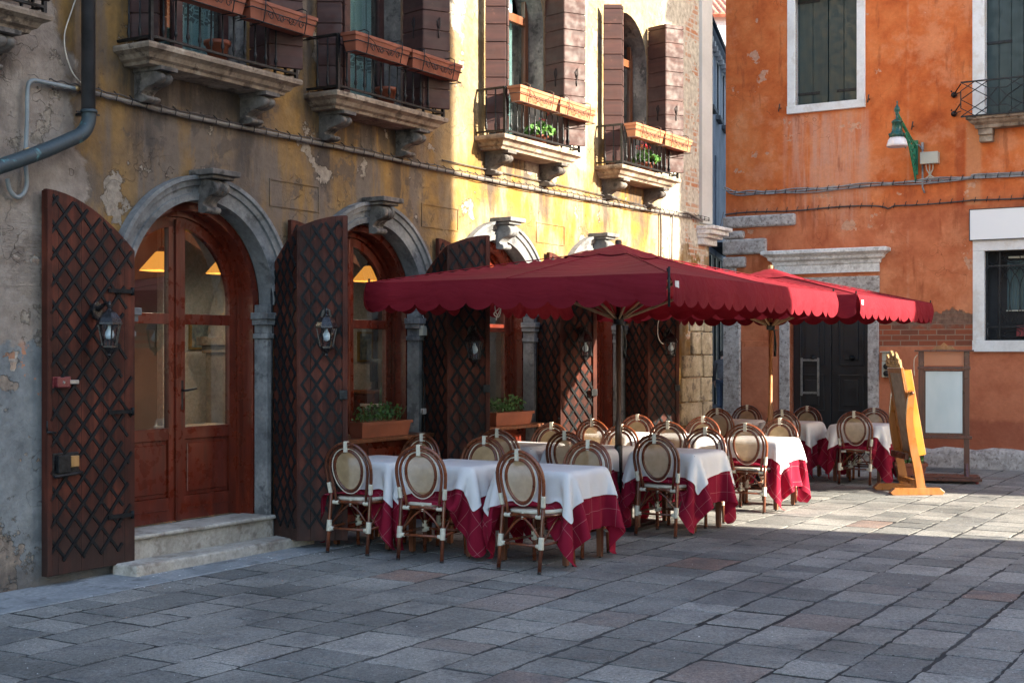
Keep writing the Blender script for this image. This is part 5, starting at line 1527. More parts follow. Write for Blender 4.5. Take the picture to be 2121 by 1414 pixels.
def build_paving():
    r2 = random.Random(5)
    V = []; Fc = []; tint = []
    m = .66
    rows = []
    while m < 15.5:
        wd = r2.choice((.33, .38, .42, .46, .36)) + r2.uniform(-.01, .01); rows.append((m, m + wd)); m += wd
    for (ma, mb) in rows:
        s = -9 + r2.uniform(0, .5)
        while s < 30:
            L = r2.choice((.28, .34, .40, .46, .52, .60, .36)) + r2.uniform(-.03, .03)
            s2 = s + L
            X = PL[0] + UL[0] * (s + s2) / 2 + NL[0] * (ma + mb) / 2; Y = PL[1] + UL[1] * (s + s2) / 2 + NL[1] * (ma + mb) / 2
            if Y < -4 or X > 16 or (X - PR[0]) * -NR[0] + (Y - PR[1]) * -NR[1] > .05 and X > 3.4 or Y > 24 + 18 * (X < 7):
                s = s2; continue
            gap = r2.uniform(.004, .016)
            gp = [gap * r2.uniform(.6, 1.6) for _ in range(4)]
            corners = [(s + gp[0], ma + gp[1]), (s2 - gp[2], ma + gp[1]), (s2 - gp[2], mb - gp[3]), (s + gp[0], mb - gp[3])]
            corners = [(a + r2.uniform(-.006, .006), b + r2.uniform(-.006, .006)) for a, b in corners]
            pts = []
            near = Y < 17
            nd = 6 if near else 2
            for i in range(4):
                a, b = corners[i], corners[(i + 1) % 4]
                for j in range(nd):
                    t = j / nd
                    jj = .008 if near and j else 0
                    pts.append((a[0] + (b[0] - a[0]) * t + r2.uniform(-jj, jj), a[1] + (b[1] - a[1]) * t + r2.uniform(-jj, jj)))
                if near and r2.random() < .12:      # a broken corner
                    k = len(pts) - nd; pts[k] = (pts[k][0] * .97 + (s + s2) / 2 * .03, pts[k][1] * .94 + (ma + mb) / 2 * .06)
            hz = r2.uniform(-.0012, .0012); tx, ty = r2.uniform(-.006, .006), r2.uniform(-.006, .006)
            cs, cm = (s + s2) / 2, (ma + mb) / 2
            n = len(pts); o = len(V)
            def P(p, dz, k=1.0):
                ss = cs + (p[0] - cs) * k; mm = cm + (p[1] - cm) * k
                return (PL[0] + UL[0] * ss + NL[0] * mm, PL[1] + UL[1] * ss + NL[1] * mm, hz + (ss - cs) * tx + (mm - cm) * ty + dz)
            for p in pts: V.append(P(p, 0, .975))
            for p in pts: V.append(P(p, -.0016))
            for p in pts: V.append(P(p, -.03))
            Fc.append(tuple(o + i for i in range(n)))
            for i in range(n):
                i2 = (i + 1) % n
                Fc.append((o + n + i, o + n + i2, o + i2, o + i)); Fc.append((o + 2 * n + i, o + 2 * n + i2, o + n + i2, o + n + i))
            c = (r2.random(), r2.random(), r2.random(), 1)
            tint += [c] * (1 + 2 * n)
            s = s2
    me = D.meshes.new('paving'); me.from_pydata(V, [], Fc)
    me.polygons.foreach_set('use_smooth', [False] * len(Fc))
    at = me.attributes.new('tint', 'FLOAT_COLOR', 'FACE')
    at.data.foreach_set('color', [x for c in tint for x in c])
    me.materials.append(M['paving'])
    o = D.objects.new('paving', me); COL.objects.link(o); o['kind'] = 'structure'
    return o
build_paving()
# pale strip of flush stones along the ochre wall
q = MB(); s = -8.0; r2 = random.Random(8)
while s < 13:
    L = r2.uniform(.7, 1.5)
    q.box(s + .004, s + L - .004, -.655 + r2.uniform(0, .01), .0, -.03, .002 + r2.uniform(-.003, .003)); s += L
k = q.build('kerb_strip', M['curb'], None, bev=.006, seg=1); k.location = (PL[0], PL[1], 0); k.rotation_euler = (0, 0, ANG_L); k['kind'] = 'structure'
# paper flecks
q = MB(); r2 = random.Random(4)
for i in range(420):
    px = r2.uniform(40, 2100); py = r2.uniform(1060, 1410) if r2.random() < .7 else r2.uniform(1120, 1240)
    x, y = GP(px, py)
    if (x - PL[0]) * NL[0] + (y - PL[1]) * NL[1] < .1: continue
    sz = r2.uniform(.002, .006) * (2.2 if r2.random() < .05 else 1); a = r2.uniform(0, PI)
    dx, dy = math.cos(a) * sz, math.sin(a) * sz
    q.add([(x - dx, y - dy, .009), (x + dy * .7, y - dx * .7, .010 + r2.random() * .003), (x + dx, y + dy, .009), (x - dy * .7, y + dx * .7, .010)], [(0, 1, 2, 3)])
for i in range(60):
    s_ = r2.uniform(.6, 3.6); m_ = r2.uniform(.36, .9); x, y = LW(s_, m_); sz = r2.uniform(.003, .011)
    q.add([(x - sz, y, .010), (x, y - sz, .012), (x + sz, y, .010), (x, y + sz, .014)], [(0, 1, 2, 3)])
k = q.build('paper_litter', M['paperbits'], weld=False); k['kind'] = 'stuff'; k['label'] = 'tiny white paper flecks scattered on the paving'

# ================================================================== chairs
def make_chair():
    t = thing('bistro_chair', 'x', 'chair', (0, 0, 0), 0, 'round-backed rattan chairs at the cafe tables')
    SZ = .455
    def back_y(z): return -.205 - max(0, z - SZ) * .16
    def loop(w0, w1, ztop, zc, r, n=18):
        pts = []
        zs = [SZ - .02, SZ + .05, SZ + .12, zc - .10, zc - .04]
        pl = []
        for z in zs:
            k = (z - zs[0]) / (zc - zs[0]); k = k * k * (3 - 2 * k)
            pl.append((w0 + (w1 - w0) * k, back_y(z), z))
        left = [(-x, y, z) for x, y, z in pl]
        ar = [(-r * math.cos(PI * i / n), back_y(zc + (ztop - zc) * math.sin(PI * i / n)), zc + (ztop - zc) * math.sin(PI * i / n)) for i in range(n + 1)]
        return left + ar + pl[::-1]
    q = MB(); q.tube(loop(.195, .225, .935, .715, .225), .0145, 8); q.tube(loop(.150, .190, .905, .715, .190), .0125, 8)
    OV = lambda rx, rz, dy=0: [(rx * math.cos(a) * (1 - .10 * math.sin(a) * -1 if math.sin(a) < 0 else 1), back_y(.705 + rz * math.sin(a)) + dy, .705 + rz * math.sin(a)) for a in [2 * PI * i / 32 for i in range(32)]]
    def oval(rx, rz, dy=0):
        o = []
        for i in range(34):
            a = 2 * PI * i / 34; sn = math.sin(a)
            w = rx * (1 + .10 * sn)            # a little wider at the top
            z = .700 + rz * sn
            o.append((w * math.cos(a), back_y(z) + dy, z))
        return o
    q.tube(oval(.136, .172), .0135, 8, closed=True)
    # cross brace and seat rail at the back
    q.tube([(-.19, -.205, SZ - .03), (.19, -.205, SZ - .03)], .012, 8)
    q.tube([(-.175, -.222, .25)] + [(-.10 + .025 * i, -.215, .40 - .04 * abs(i - 4) ** 1.4 / 4 + .012) for i in range(9)] + [(.175, -.222, .25)], .009, 7)
    bf = q.build('backrest_frame', M['bamboo'], t)
    q = MB(); q.tube(oval(.157, .195, -.004), .0048, 6, closed=True); q.build('piping', M['piping'], bf)
    # ties: crown of the loop, elbows of the back posts, seat rail
    q = MB(); q.box(-.017, .017, back_y(.93) - .017, back_y(.93) + .021, .862, .952); q.build('binding', M['binding'], bf)
    def wrap(p0, p1, r):
        q = MB()
        p0, p1 = Vector(p0), Vector(p1); n = 9
        pts = []; rs = []
        for i in range(n * 2 + 1):
            pts.append(p0.lerp(p1, i / (n * 2))); rs.append(r * (1.0 if i % 2 else .88))
        q.tube(pts, rs, 9); q.build('binding', M['binding'], bf)
    for s in (-1, 1):
        wrap((s * .200, back_y(.52), .505), (s * .211, back_y(.60), .595), .0205)
        wrap((s * .125, -.205, SZ - .03), (s * .185, -.205, SZ - .03), .018)
    wrap((0, -.212, SZ - .055), (0, -.207, SZ + .0), .013)
    q = MB(); n = 12; P = []
    o1 = oval(.134, .170)
    ctr = (0, back_y(.700), .700)
    q.add([ctr] + o1, [(0, i + 1, (i + 1) % 34 + 1) for i in range(34)], True)
    q.build('backrest_panel', M['weave'], t)
    q = MB()
    prof = []
    for i in range(28):
        a = 2 * PI * i / 28; c, s = math.cos(a), math.sin(a)
        e = .72
        prof.append((.215 * (abs(c) ** e) * (1 if c > 0 else -1) * (1 + .06 * s), .215 * (abs(s) ** e) * (1 if s > 0 else -1)))
    def ring(k, z): return [(x * k, y * k, z) for x, y in prof]
    rings = [ring(.92, SZ - .012), ring(1, SZ - .006), ring(1.0, SZ + .008), ring(.95, SZ + .016), ring(.5, SZ + .018)]
    q.grid([[r_[i] for r_ in rings] for i in range(28)], True, closed_u=True)
    q.add(rings[0], [tuple(range(28))]); q.add(rings[-1], [tuple(range(28))])
    q.build('seat', M['seatweave'], t)
    q = MB(); q.tube([(x, y, SZ - .022) for x, y in prof], .013, 8, closed=True); q.build('seat_rim', M['bamboo'], t)
    legs = [((-.200, -.265, 0), (-.196, -.205, SZ + .12)), ((.200, -.265, 0), (.196, -.205, SZ + .12)), ((-.195, .205, 0), (-.185, .180, SZ - .01)), ((.195, .205, 0), (.185, .180, SZ - .01))]
    for a, b in legs:
        a, b = Vector(a), Vector(b)
        q = MB(); q.tube([a, a.lerp(b, .35), a.lerp(b, .7), b], [.0165, .0160, .0150, .0140], 9)
        k = .205 / (b.z)
        for f in (.3, .62, .86): q.tube([a.lerp(b, f * .5), a.lerp(b, f * .5 + .008)], .0172, 9)
        lo = q.build('leg', M['bamboo'], t)
        q = MB()
        p0, p1 = a.lerp(b, .18 / b.z), a.lerp(b, .275 / b.z); pts = []; rs = []
        for i in range(19): pts.append(p0.lerp(p1, i / 18)); rs.append(.0245 if i % 2 else .0215)
        q.tube(pts, rs, 9)
        # tail of the binding onto the stretcher
        pm = a.lerp(b, .205 / b.z); sx = -1 if pm.x > 0 else 1
        q.tube([pm, pm + Vector((sx * .045, 0, 0))], [.019, .016], 8)
        q.build('binding', M['binding'], lo)
        q = MB(); q.tube([a + Vector((0, 0, -.001)), a.lerp(b, .012 / b.z)], .0175, 9); q.build('foot_cap', M['black'], lo)
    q = MB()
    q.tube([(-.196, -.237, .205), (.196, -.237, .205)], .0105, 7); q.tube([(-.19, .195, .205), (.19, .195, .205)], .0105, 7)
    for s in (-1, 1):
        q.tube([(s * .197, -.237, .215), (s * .192, .195, .215)], .0105, 7)
        q.tube([(s * .195, -.20, .24)] + [(s * .192, -.10 + .025 * i, .40 - .04 * abs(i - 4) ** 1.4 / 4) for i in range(9)] + [(s * .19, .185, .24)], .008, 6)
    q.tube([(-.18, .19, .24)] + [(-.10 + .025 * i, .188, .40 - .04 * abs(i - 4) ** 1.4 / 4) for i in range(9)] + [(.18, .19, .24)], .008, 6)
    q.build('stretcher', M['bamboo'], t)
    return t

ROWN = ['front row', 'second row', 'third row', 'back row']
COLN = ['nearest the ochre wall', 'in the middle', 'at the open end']
ROWS = [3.36, 5.70, 7.89, 11.42]
COLS = [[.96, 1.68, 2.72], [.98, 1.80, 2.76], [.95, 1.80, 2.74], [.98, 1.84, 2.83]]
chair0 = make_chair(); used = [False]
rc = random.Random(21)
AY = math.atan2(UL[1], UL[0]) - PI / 2
def place_chair(s, m, rz, label):
    x, y = LW(s, m)
    if not used[0]: o = chair0; used[0] = True; o['label'] = label
    else: o = tree_copy(chair0, None, label)
    o.location = (x, y, .004); o.rotation_euler = (0, 0, rz)
    return o

# ================================================================== tables and cloths
TT = .74; TH = .345
def simulate(seed, rot, off, S=.82, N=47, steps=420):
    rg = np.random.default_rng(seed)
    lin = np.linspace(-S, S, N); h = lin[1] - lin[0]
    U, Vv = np.meshgrid(lin, lin, indexing='ij')
    c, s = math.cos(rot), math.sin(rot)
    X = np.stack([U * c - Vv * s + off[0], U * s + Vv * c + off[1], np.full_like(U, TT + .004)], -1)
    X[..., 2] += rg.normal(0, .004, U.shape)
    pin = (np.abs(X[..., 0]) < TH - .012) & (np.abs(X[..., 1]) < TH - .012)
    X[pin, 2] = TT + .004
    P0 = X.copy(); prev = X.copy()
    dt = 1 / 90; free = (~pin)[..., None].astype(float)
    gust = rg.normal(0, 1, (6, 2))
    def relax(X, sl_a, sl_b, L, k):
        d = X[sl_b] - X[sl_a]; ln = np.linalg.norm(d, axis=-1, keepdims=True) + 1e-9
        wa, wb = free[sl_a], free[sl_b]; ws = wa + wb + 1e-9
        cor = d * ((ln - L) / ln) * k / ws
        X[sl_a] += cor * wa; X[sl_b] -= cor * wb
    A = slice(None)
    cons = []
    for st in (0, 1):
        for ax in (0, 1):
            i0 = slice(st, N - 1, 2); i1 = slice(st + 1, N, 2)
            cons.append(((i0, A), (i1, A), h, 1.0) if ax == 0 else ((A, i0), (A, i1), h, 1.0))
    for st in (0, 1):
        for sg in (0, 1):
            a0, a1 = slice(st, N - 1, 2), slice(st + 1, N, 2)
            b0, b1 = slice(0, N - 1), slice(1, N)
            for q0 in (0, 1):
                c0, c1 = slice(q0, N - 1, 2), slice(q0 + 1, N, 2)
                cons.append(((a0, c0), (a1, c1), h * 2 ** .5, .35) if sg == 0 else ((a0, c1), (a1, c0), h * 2 ** .5, .35))
    for st in range(4):
        i0 = slice(st, N - 2, 4); i1 = slice(st + 2, N, 4)
        L0 = min(len(range(*i0.indices(N))), len(range(*i1.indices(N))))
        i0 = slice(st, st + 4 * L0, 4) if st + 4 * (L0 - 1) < N else i0
        i1 = slice(st + 2, N, 4)
        cons.append(((i0, A), (i1, A), 2 * h, .08)); cons.append(((A, i0), (A, i1), 2 * h, .08))
    cons = [(a, b, L, k) for a, b, L, k in cons if X[a].shape == X[b].shape]
    for it in range(steps):
        v = (X - prev) * .975
        prev = X.copy()
        acc = np.zeros_like(X); acc[..., 2] = -9.8
        X = X + (v + acc * dt * dt) * free
        for k in range(7):
            for a, b, L, kk in cons: relax(X, a, b, L, kk)
            # table block
            ax_, ay_ = np.abs(X[..., 0]), np.abs(X[..., 1]); ins = (ax_ < TH + .004) & (ay_ < TH + .004) & (X[..., 2] < TT + .004)
            top = ins & (X[..., 2] > TT - .03)
            X[..., 2] = np.where(top, TT + .004, X[..., 2])
            side = ins & ~top
            px = TH + .004 - ax_; py = TH + .004 - ay_
            mx = side & (px < py); my = side & ~(px < py)
            X[..., 0] = np.where(mx, np.sign(X[..., 0]) * (TH + .004), X[..., 0]); X[..., 1] = np.where(my, np.sign(X[..., 1]) * (TH + .004), X[..., 1])
            # the two chairs pushed in: seat slab and backrest plane
            ax_, ay_ = np.abs(X[..., 0]), np.abs(X[..., 1])
            seat = (ax_ > .14) & (ax_ < .57) & (ay_ < .215) & (X[..., 2] < .490) & (X[..., 2] > .40)
            up = seat & (.490 - X[..., 2] < .216 - ay_) 
            X[..., 2] = np.where(up, .490, X[..., 2])
            X[..., 1] = np.where(seat & ~up, np.sign(X[..., 1]) * .216, X[..., 1])
            X[..., 2] = np.maximum(X[..., 2], .03)
        X = np.where(free > 0, X, P0)
    return X
def cloth_obj(name, X, UV, mat, thick):
    nu, nv = X.shape[:2]
    me = D.meshes.new(name)
    V = X.reshape(-1, 3).tolist()
    Fs = [(i * nv + j, (i + 1) * nv + j, (i + 1) * nv + j + 1, i * nv + j + 1) for i in range(nu - 1) for j in range(nv - 1)]
    me.from_pydata(V, [], Fs)
    me.polygons.foreach_set('use_smooth', [True] * len(Fs))
    uv = me.uv_layers.new(name='cloth')
    fl = UV.reshape(-1, 2)
    uv.data.foreach_set('uv', [x for f in Fs for i in f for x in fl[i]])
    me.materials.append(mat)
    o = D.objects.new(name, me); COL.objects.link(o)
    s = o.modifiers.new('subdivision', 'SUBSURF'); s.levels = 1; s.render_levels = 1
    return o
SIM = [simulate(1, R(3), (.0, .01)), simulate(2, R(-5), (.015, -.01)), simulate(3, R(9), (-.012, .0)), simulate(4, R(-2), (.0, -.02))]
def normals(X):
    du = np.gradient(X, axis=0); dv = np.gradient(X, axis=1)
    n = np.cross(du, dv); return n / (np.linalg.norm(n, axis=-1, keepdims=True) + 1e-9)
def sample(X, u, v, S=.82):
    N = X.shape[0]
    a = np.clip((u + S) / (2 * S) * (N - 1), 0, N - 1.001); b = np.clip((v + S) / (2 * S) * (N - 1), 0, N - 1.001)
    i = a.astype(int); j = b.astype(int); fa = (a - i)[..., None]; fb = (b - j)[..., None]
    return X[i, j] * (1 - fa) * (1 - fb) + X[i + 1, j] * fa * (1 - fb) + X[i, j + 1] * (1 - fa) * fb + X[i + 1, j + 1] * fa * fb
table0 = None; TOFF = (-.13, -.03, -.15)
for r_ in range(4):
    for c_ in range(3):
        s, m = ROWS[r_], COLS[r_][c_]
        x, y = LW(s + (.03 if r_ == 0 else 0), m + (TOFF[c_] if r_ == 0 else -.11)); rz = ANG_L + R(rc.uniform(-2, 2))
        where = f'{ROWN[r_]}, {COLN[c_]}'
        if table0 is None:
            t = table0 = thing('cafe_table', 'x', 'table', (0, 0, 0), 0, 'square cafe tables under red and white cloths')
            q = MB(); q.box(-TH + .006, TH - .006, -TH + .006, TH - .006, TT - .035, TT - .002); q.box(-TH + .04, TH - .04, -TH + .04, TH - .04, TT - .12, TT - .036); q.build('table_top', M['tablewood'], t, bev=.004)
            for a in (-1, 1):
                for b in (-1, 1):
                    q = MB(); lx, ly = a * (TH - .055), b * (TH - .055)
                    pr = [(lx - .028, ly - .028), (lx + .028, ly - .028), (lx + .028, ly + .028), (lx - .028, ly + .028)]
                    p2 = [(lx + (px - lx) * .72, ly + (py - ly) * .72) for px, py in pr]
                    q.add([(*p, TT - .04) for p in pr] + [(*p, .012) for p in p2], [(0, 1, 2, 3), (7, 6, 5, 4), (0, 1, 5, 4), (1, 2, 6, 5), (2, 3, 7, 6), (3, 0, 4, 7)])
                    lo = q.build('leg', M['tablewood'], t)
                    q = MB(); q.tube([(lx, ly, 0), (lx, ly, .012)], .012, 8); q.build('foot_cap', M['black'], lo)
        else: t = tree_copy(table0)
        t['label'] = f'wooden table legs under red cloth, {where}'
        t.location = (x, y, .004); t.rotation_euler = (0, 0, rz)
        X = SIM[(r_ * 3 + c_ * 2 + (r_ > 1)) % 4]
        turn = ((r_ + c_) % 2) * PI
        N = X.shape[0]; lin = np.linspace(-.82, .82, N); U, V_ = np.meshgrid(lin, lin, indexing='ij')
        o = cloth_obj('red_tablecloth', X, np.stack([U, V_], -1) + rc.uniform(-1, 1), M['redcloth'], .001)
        tag(o, f'burgundy checked undercloth on the table of the {where}', 'tablecloth', 'burgundy checked undercloths')
        o.location = (x, y, .004); o.rotation_euler = (0, 0, rz + turn)
        nm = normals(X)
        W = .345 + rc.uniform(.195, .235); n2 = 37; l2 = np.linspace(-W, W, n2); U2, V2 = np.meshgrid(l2, l2, indexing='ij')
        a = R(rc.uniform(-7, 7)); ox, oy = rc.uniform(-.03, .03), rc.uniform(-.03, .03)
        uu = U2 * math.cos(a) - V2 * math.sin(a) + ox; vv = U2 * math.sin(a) + V2 * math.cos(a) + oy
        sg = np.sign(nm[N // 2, N // 2, 2])
        Xw = sample(X, uu, vv) + sample(nm, uu, vv) * sg * .011
        Xw[..., :2] *= 1.012; Xw[..., 2] += .004
        o = cloth_obj('white_tablecloth', Xw, np.stack([U2, V2], -1), M['whitecloth'], .001)
        tag(o, f'white overcloth with drooping corners on the table of the {where}', 'tablecloth', 'white overcloths')
        o.location = (x, y, .004); o.rotation_euler = (0, 0, rz + turn)
        for side, sn in ((-1, 'near side'), (1, 'far side')):
            j = R(rc.uniform(-8, 8)); ds = rc.uniform(-.006, .03); dm = rc.uniform(-.03, .03)
            base = AY if side < 0 else AY + PI
            place_chair(s + side * (.345 + ds), m + dm - (.04 if side < 0 else .13 if r_ == 0 else .10), base + j, f'rattan bistro chair on the {sn} of the {where}' + (' table' if c_ == 1 else ''))

# ================================================================== parasols
def parasol(label, cx, cy, a, b, zc, ze, wood, nsx, nsy, spike):
    """a = half size along the ochre wall, b = half size across"""
    t = thing('parasol', label, 'parasol', (cx, cy, 0), ANG_L, 'burgundy market parasols')
    n = 20
    def top(x, y):
        r = max(abs(x) / a, abs(y) / b)
        ang = min(abs(x) / a, abs(y) / b) / max(r, 1e-6)
        z = zc + (ze - zc) * (r ** 1.04)
        z -= .035 * math.sin(PI * min(1, r)) * (1 - abs(2 * ang - 1) ** 2) * 1.0
        return z + .005 * mnoise.noise(Vector((x * 1.3 + cx, y * 1.3, 1)))
    q = MB(); P = []
    N = 40
    for i in range(N + 1):
        P.append([(-a + 2 * a * i / N, -b + 2 * b * j / N, top(-a + 2 * a * i / N, -b + 2 * b * j / N)) for j in range(N + 1)])
    q.grid(P, True)
    cn = q.build('canopy', M['canvas'], t)
    q = MB(); P = []
    for i in range(13):
        for_ = []
        for j in range(13):
            x, y = (-.42 + .84 * i / 12) * a / 2, (-.42 + .84 * j / 12) * b / 1.5
            for_.append((x, y, top(x, y) + .012 + .05 * (1 - max(abs(i - 6), abs(j - 6)) / 6)))
        P.append(for_)
    q.grid(P, True); q.build('vent_cap', M['canvas'], cn)
    for ex, ey in ((-a, -b), (-a, b), (a, -b), (a, b), (0, -b), (0, b), (-a, 0), (a, 0)):
        q = MB(); q.tube([(ex * i / 16, ey * i / 16, top(ex * i / 16, ey * i / 16) + .001) for i in range(2, 17)], .005, 6, flat=2.2); q.build('seam', M['canvas'], cn)
    def val(p0, p1, out, ns, nm):
        q = MB(); P = []; m = ns * 10
        for i in range(m + 1):
            f = i / m; x = p0[0] + (p1[0] - p0[0]) * f; y = p0[1] + (p1[1] - p0[1]) * f
            sc = abs(math.sin(PI * f * ns)) ** .7
            drop = .205 + .062 * sc
            zt = top(x, y)
            fl = .012 * math.sin(f * ns * 2 * PI * .5 + 1) + .010 * math.sin(f * 31)
            row = []
            for k in range(7):
                g = k / 6; bow = (.02 * math.sin(PI * g) + fl * g + .018 * g)
                row.append((x + out[0] * bow, y + out[1] * bow, zt - drop * g))
            P.append(row)
        q.grid(P, True); return q.build('valance', M['canvas'], t)
    val((-a, -b), (-a, b), (-1, 0), nsy, 'v'); val((a, -b), (a, b), (1, 0), nsy, 'v')
    val((-a + .015, -b), (a, -b), (0, -1), nsx, 'v'); val((-a, b), (a, b), (0, 1), nsx, 'v')
    # a corner seam left open, with its sewn-in care tag
    q = MB(); q.box(-a + .06, -a + .13, -b - .034, -b - .030, top(-a + .1, -b) - .12, top(-a + .1, -b) - .06); q.build('care_tag', M['farwhite'], t)
    pm = M['polewood'] if wood else M['poledark']
    q = MB(); q.lathe([(.027, 0), (.027, .78), (.034, .785), (.034, 1.02), (.025, 1.03), (.025, zc - .03)], 16); q.build('pole', pm, t)
    if not wood:
        q = MB(); q.lathe([(.034, .0), (.040, .02), (.040, .78), (.033, .80)], 16); q.build('pole_sleeve', M['iron'], t)
    q = MB(); q.lathe([(.0, zc + .10), (.030, zc + .095), (.034, zc + .07), (.030, zc + .03), (.085, zc + .02), (.09, zc - .0), (.03, zc - .02)], 16); q.build('finial', M['ribwood'] if wood else M['poledark'], t)
    hz = ze - .30
    q = MB(); q.lathe([(.026, hz - .06), (.052, hz - .055), (.056, hz + .03), (.026, hz + .04)], 16); q.build('runner', M['iron'], t)
    ends = [(-a, -b), (-a, b), (a, -b), (a, b), (0, -b), (0, b), (-a, 0), (a, 0)]
    for ex, ey in ends:
        q = MB(); q.bar((ex * .02, ey * .02, zc - .05), (ex * .985, ey * .985, ze - .035), .022, .032); rb = q.build('rib', M['ribwood'], t, bev=.003, seg=1)
        mx, my = ex * .5, ey * .5; mz = (zc - .05 + ze - .035) / 2 - .02
        q = MB(); q.bar((ex * .02, ey * .02, hz), (mx, my, mz), .018, .026); q.build('strut', M['ribwood'], rb, bev=.003, seg=1)
        if abs(ex) > .1 and abs(ey) > .1:
            q = MB(); q.bar((ex * .99, ey * .99, ze + .04), (ex * .99, ey * .99, ze - .05), .014, .014); q.build('corner_pin', M['iron'], rb)
    q = MB(); q.tube([(-a - .012, -b - .012, ze + .05), (-a - .012, -b - .012, ze - .27)], .011, 8)
    if spike: q.build('corner_rod', M['iron'], t)
    q = MB()
    q.box(-.36, .36, -.36, .36, .0, .035); q.box(-.30, .30, -.30, .30, .036, .05)
    q.lathe([(.055, .05), (.050, .32), (.04, .33)], 14); q.build('base', M['iron'], t, bev=.006)
    # cord wound on the pole
    q = MB(); zr = hz - .26
    for k in range(4): q.tube([(.05 + .012 * math.cos(k), -.03 + .012 * math.sin(k * 2), zr + .20), (.07 + .01 * k, -.05 + .01 * k, zr + .02), (.066, -.045 + .008 * k, zr - .13), (.045, -.03, zr - .02), (.05, -.03, zr + .19)], .007, 5)
    q.bar((.02, -.01, zr + .2), (.11, -.06, zr + .2), .012, .012); q.build('cord', M['black'], t, weld=False)
    return t
parasol('large burgundy parasol shading the front tables, its near corner split by a black rod', 1.05, 13.34, 2.09, 1.51, 2.72, 2.34, False, 16, 11, True)
parasol('smaller burgundy parasol behind, with pale wooden pole and turned knob', 3.30, 17.25, 1.62, 1.62, 2.72, 2.35, True, 13, 13, False)
# pale cords tied under the large parasol
def cord_thing(label, p, pts):
    t = thing('tied_cord', label, 'cord', p); q = MB(); q.tube(smooth_path(pts, 6), .005, 5)
    q.build('cord', M['rope'], t)
x, y, z = AT(1030, 640, 12.0)
cord_thing('tangle of pale cord hanging under the left valance of the large parasol', (x, y, z), [(-.03, 0, .10), (.02, 0, .02), (-.03, .01, -.04), (.01, 0, -.07), (.03, 0, 0), (-.02, 0, .03), (.0, -.01, -.05), (.05, 0, .05), (.07, 0, .08), (.0, 0, -.06), (-.01, 0, -.10)])
x, y, z = AT(1364, 690, 16.6)
cord_thing('white cord dangling beside the last lantern next to the brick corner', (x, y, z), [(.03, 0, .16), (.0, 0, .15), (-.01, 0, .05), (0, 0, -.05), (.03, 0, -.11), (.06, 0, -.13)])

# ================================================================== sign stands
ex, ey = GP(1880, 1019)
t = thing('tilting_sign', 'honey-coloured wooden tilting sign stand seen edge-on, with carved crest', 'sign stand', (ex, ey, 0), R(3))
# local y = depth (board width), local x = the way the board faces (-x is the front)
hw = .27
for s in (-1, 1):
    yy = s * (hw + .03)
    q = MB(); pts = []
    prof = [(.06, .05), (.02, .30), (-.045, .60), (-.085, .90), (-.06, 1.22)]
    fine = smooth_path([(p[0], 0, p[1]) for p in prof], 6)
    L = []; Rr = []
    for i, p in enumerate(fine):
        w_ = .055 - .018 * i / len(fine)
        L.append((p.x - w_, p.z)); Rr.append((p.x + w_, p.z))
    top = [(fine[-1].x + .037 * math.cos(a), fine[-1].z + .037 * math.sin(a)) for a in [PI - PI * i / 8 for i in range(9)]]
    q.prism(L + top + Rr[::-1], 'y', yy - .018, yy + .018); up = q.build('upright', M['easel'], t, bev=.005)
    q = MB(); q.ball((-.06, yy - .03 * (1 if s < 0 else -1) * 1, 1.22), .022); q.build('pivot_knob', M['tablewood'], up)
    q = MB(); q.prism([(-.30, .0), (-.33, .035), (-.27, .085), (.28, .085), (.34, .035), (.31, .0)], 'y', yy - .04, yy + .04); q.build('foot', M['easel'], t, bev=.006)
q = MB(); q.box(-.03, .03, -hw, hw, .12, .18); q.build('cross_rail', M['easel'], t, bev=.005)
q = MB(); q.box(-.12, -.08, -hw, hw, .42, .50); q.build('cross_rail', M['standwood'], t, bev=.005)
TL = Matrix.Translation((-.07, 0, 1.13)) @ Matrix.Rotation(R(-10), 4, 'Y')
q = MB(); bw = hw - .015
q.box(-.035, -.0, -bw, bw, -.70, -.64, TL); q.box(-.035, .0, -bw, bw, .34, .40, TL); q.box(-.035, 0, -bw, -bw + .05, -.64, .34, TL); q.box(-.035, 0, bw - .05, bw, -.64, .34, TL)
bo = q.build('board_frame', M['easel'], t, bev=.005)
q = MB(); q.box(-.024, -.012, -bw + .05, bw - .05, -.64, .34, TL); q.build('menu_sheet', M['menugrid'], bo)
q = MB(); q.box(.001, .095, -bw + .01, bw - .01, -.68, .36, TL); q.build('back_box', M['yellowside'], bo, bev=.005)
# carved crest with curls, read edge-on
q = MB(); P = []
for i in range(41):
    u = -bw * .92 + bw * 1.84 * i / 40
    P.append((u, .40 + .14 + .04 * math.cos(u * 9) + .035 * math.sin(u * 38)))
q.prism([(-bw * .92, .40)] + P + [(bw * .92, .40)], 'x', -.03, -.005, TL)
for i in range(9):
    u = -bw * .8 + bw * 1.6 * i / 8; q.ball((-.035, u, .48 + .04 * (i % 2)), .03, 8, 6, (.5, 1, 1), TL); q.tube([TL @ Vector((-.04, u + .03 * math.cos(a), .46 + .03 * math.sin(a))) for a in [k * .8 for k in range(8)]], .008, 5)
q.build('carved_crest', M['crest'], bo)
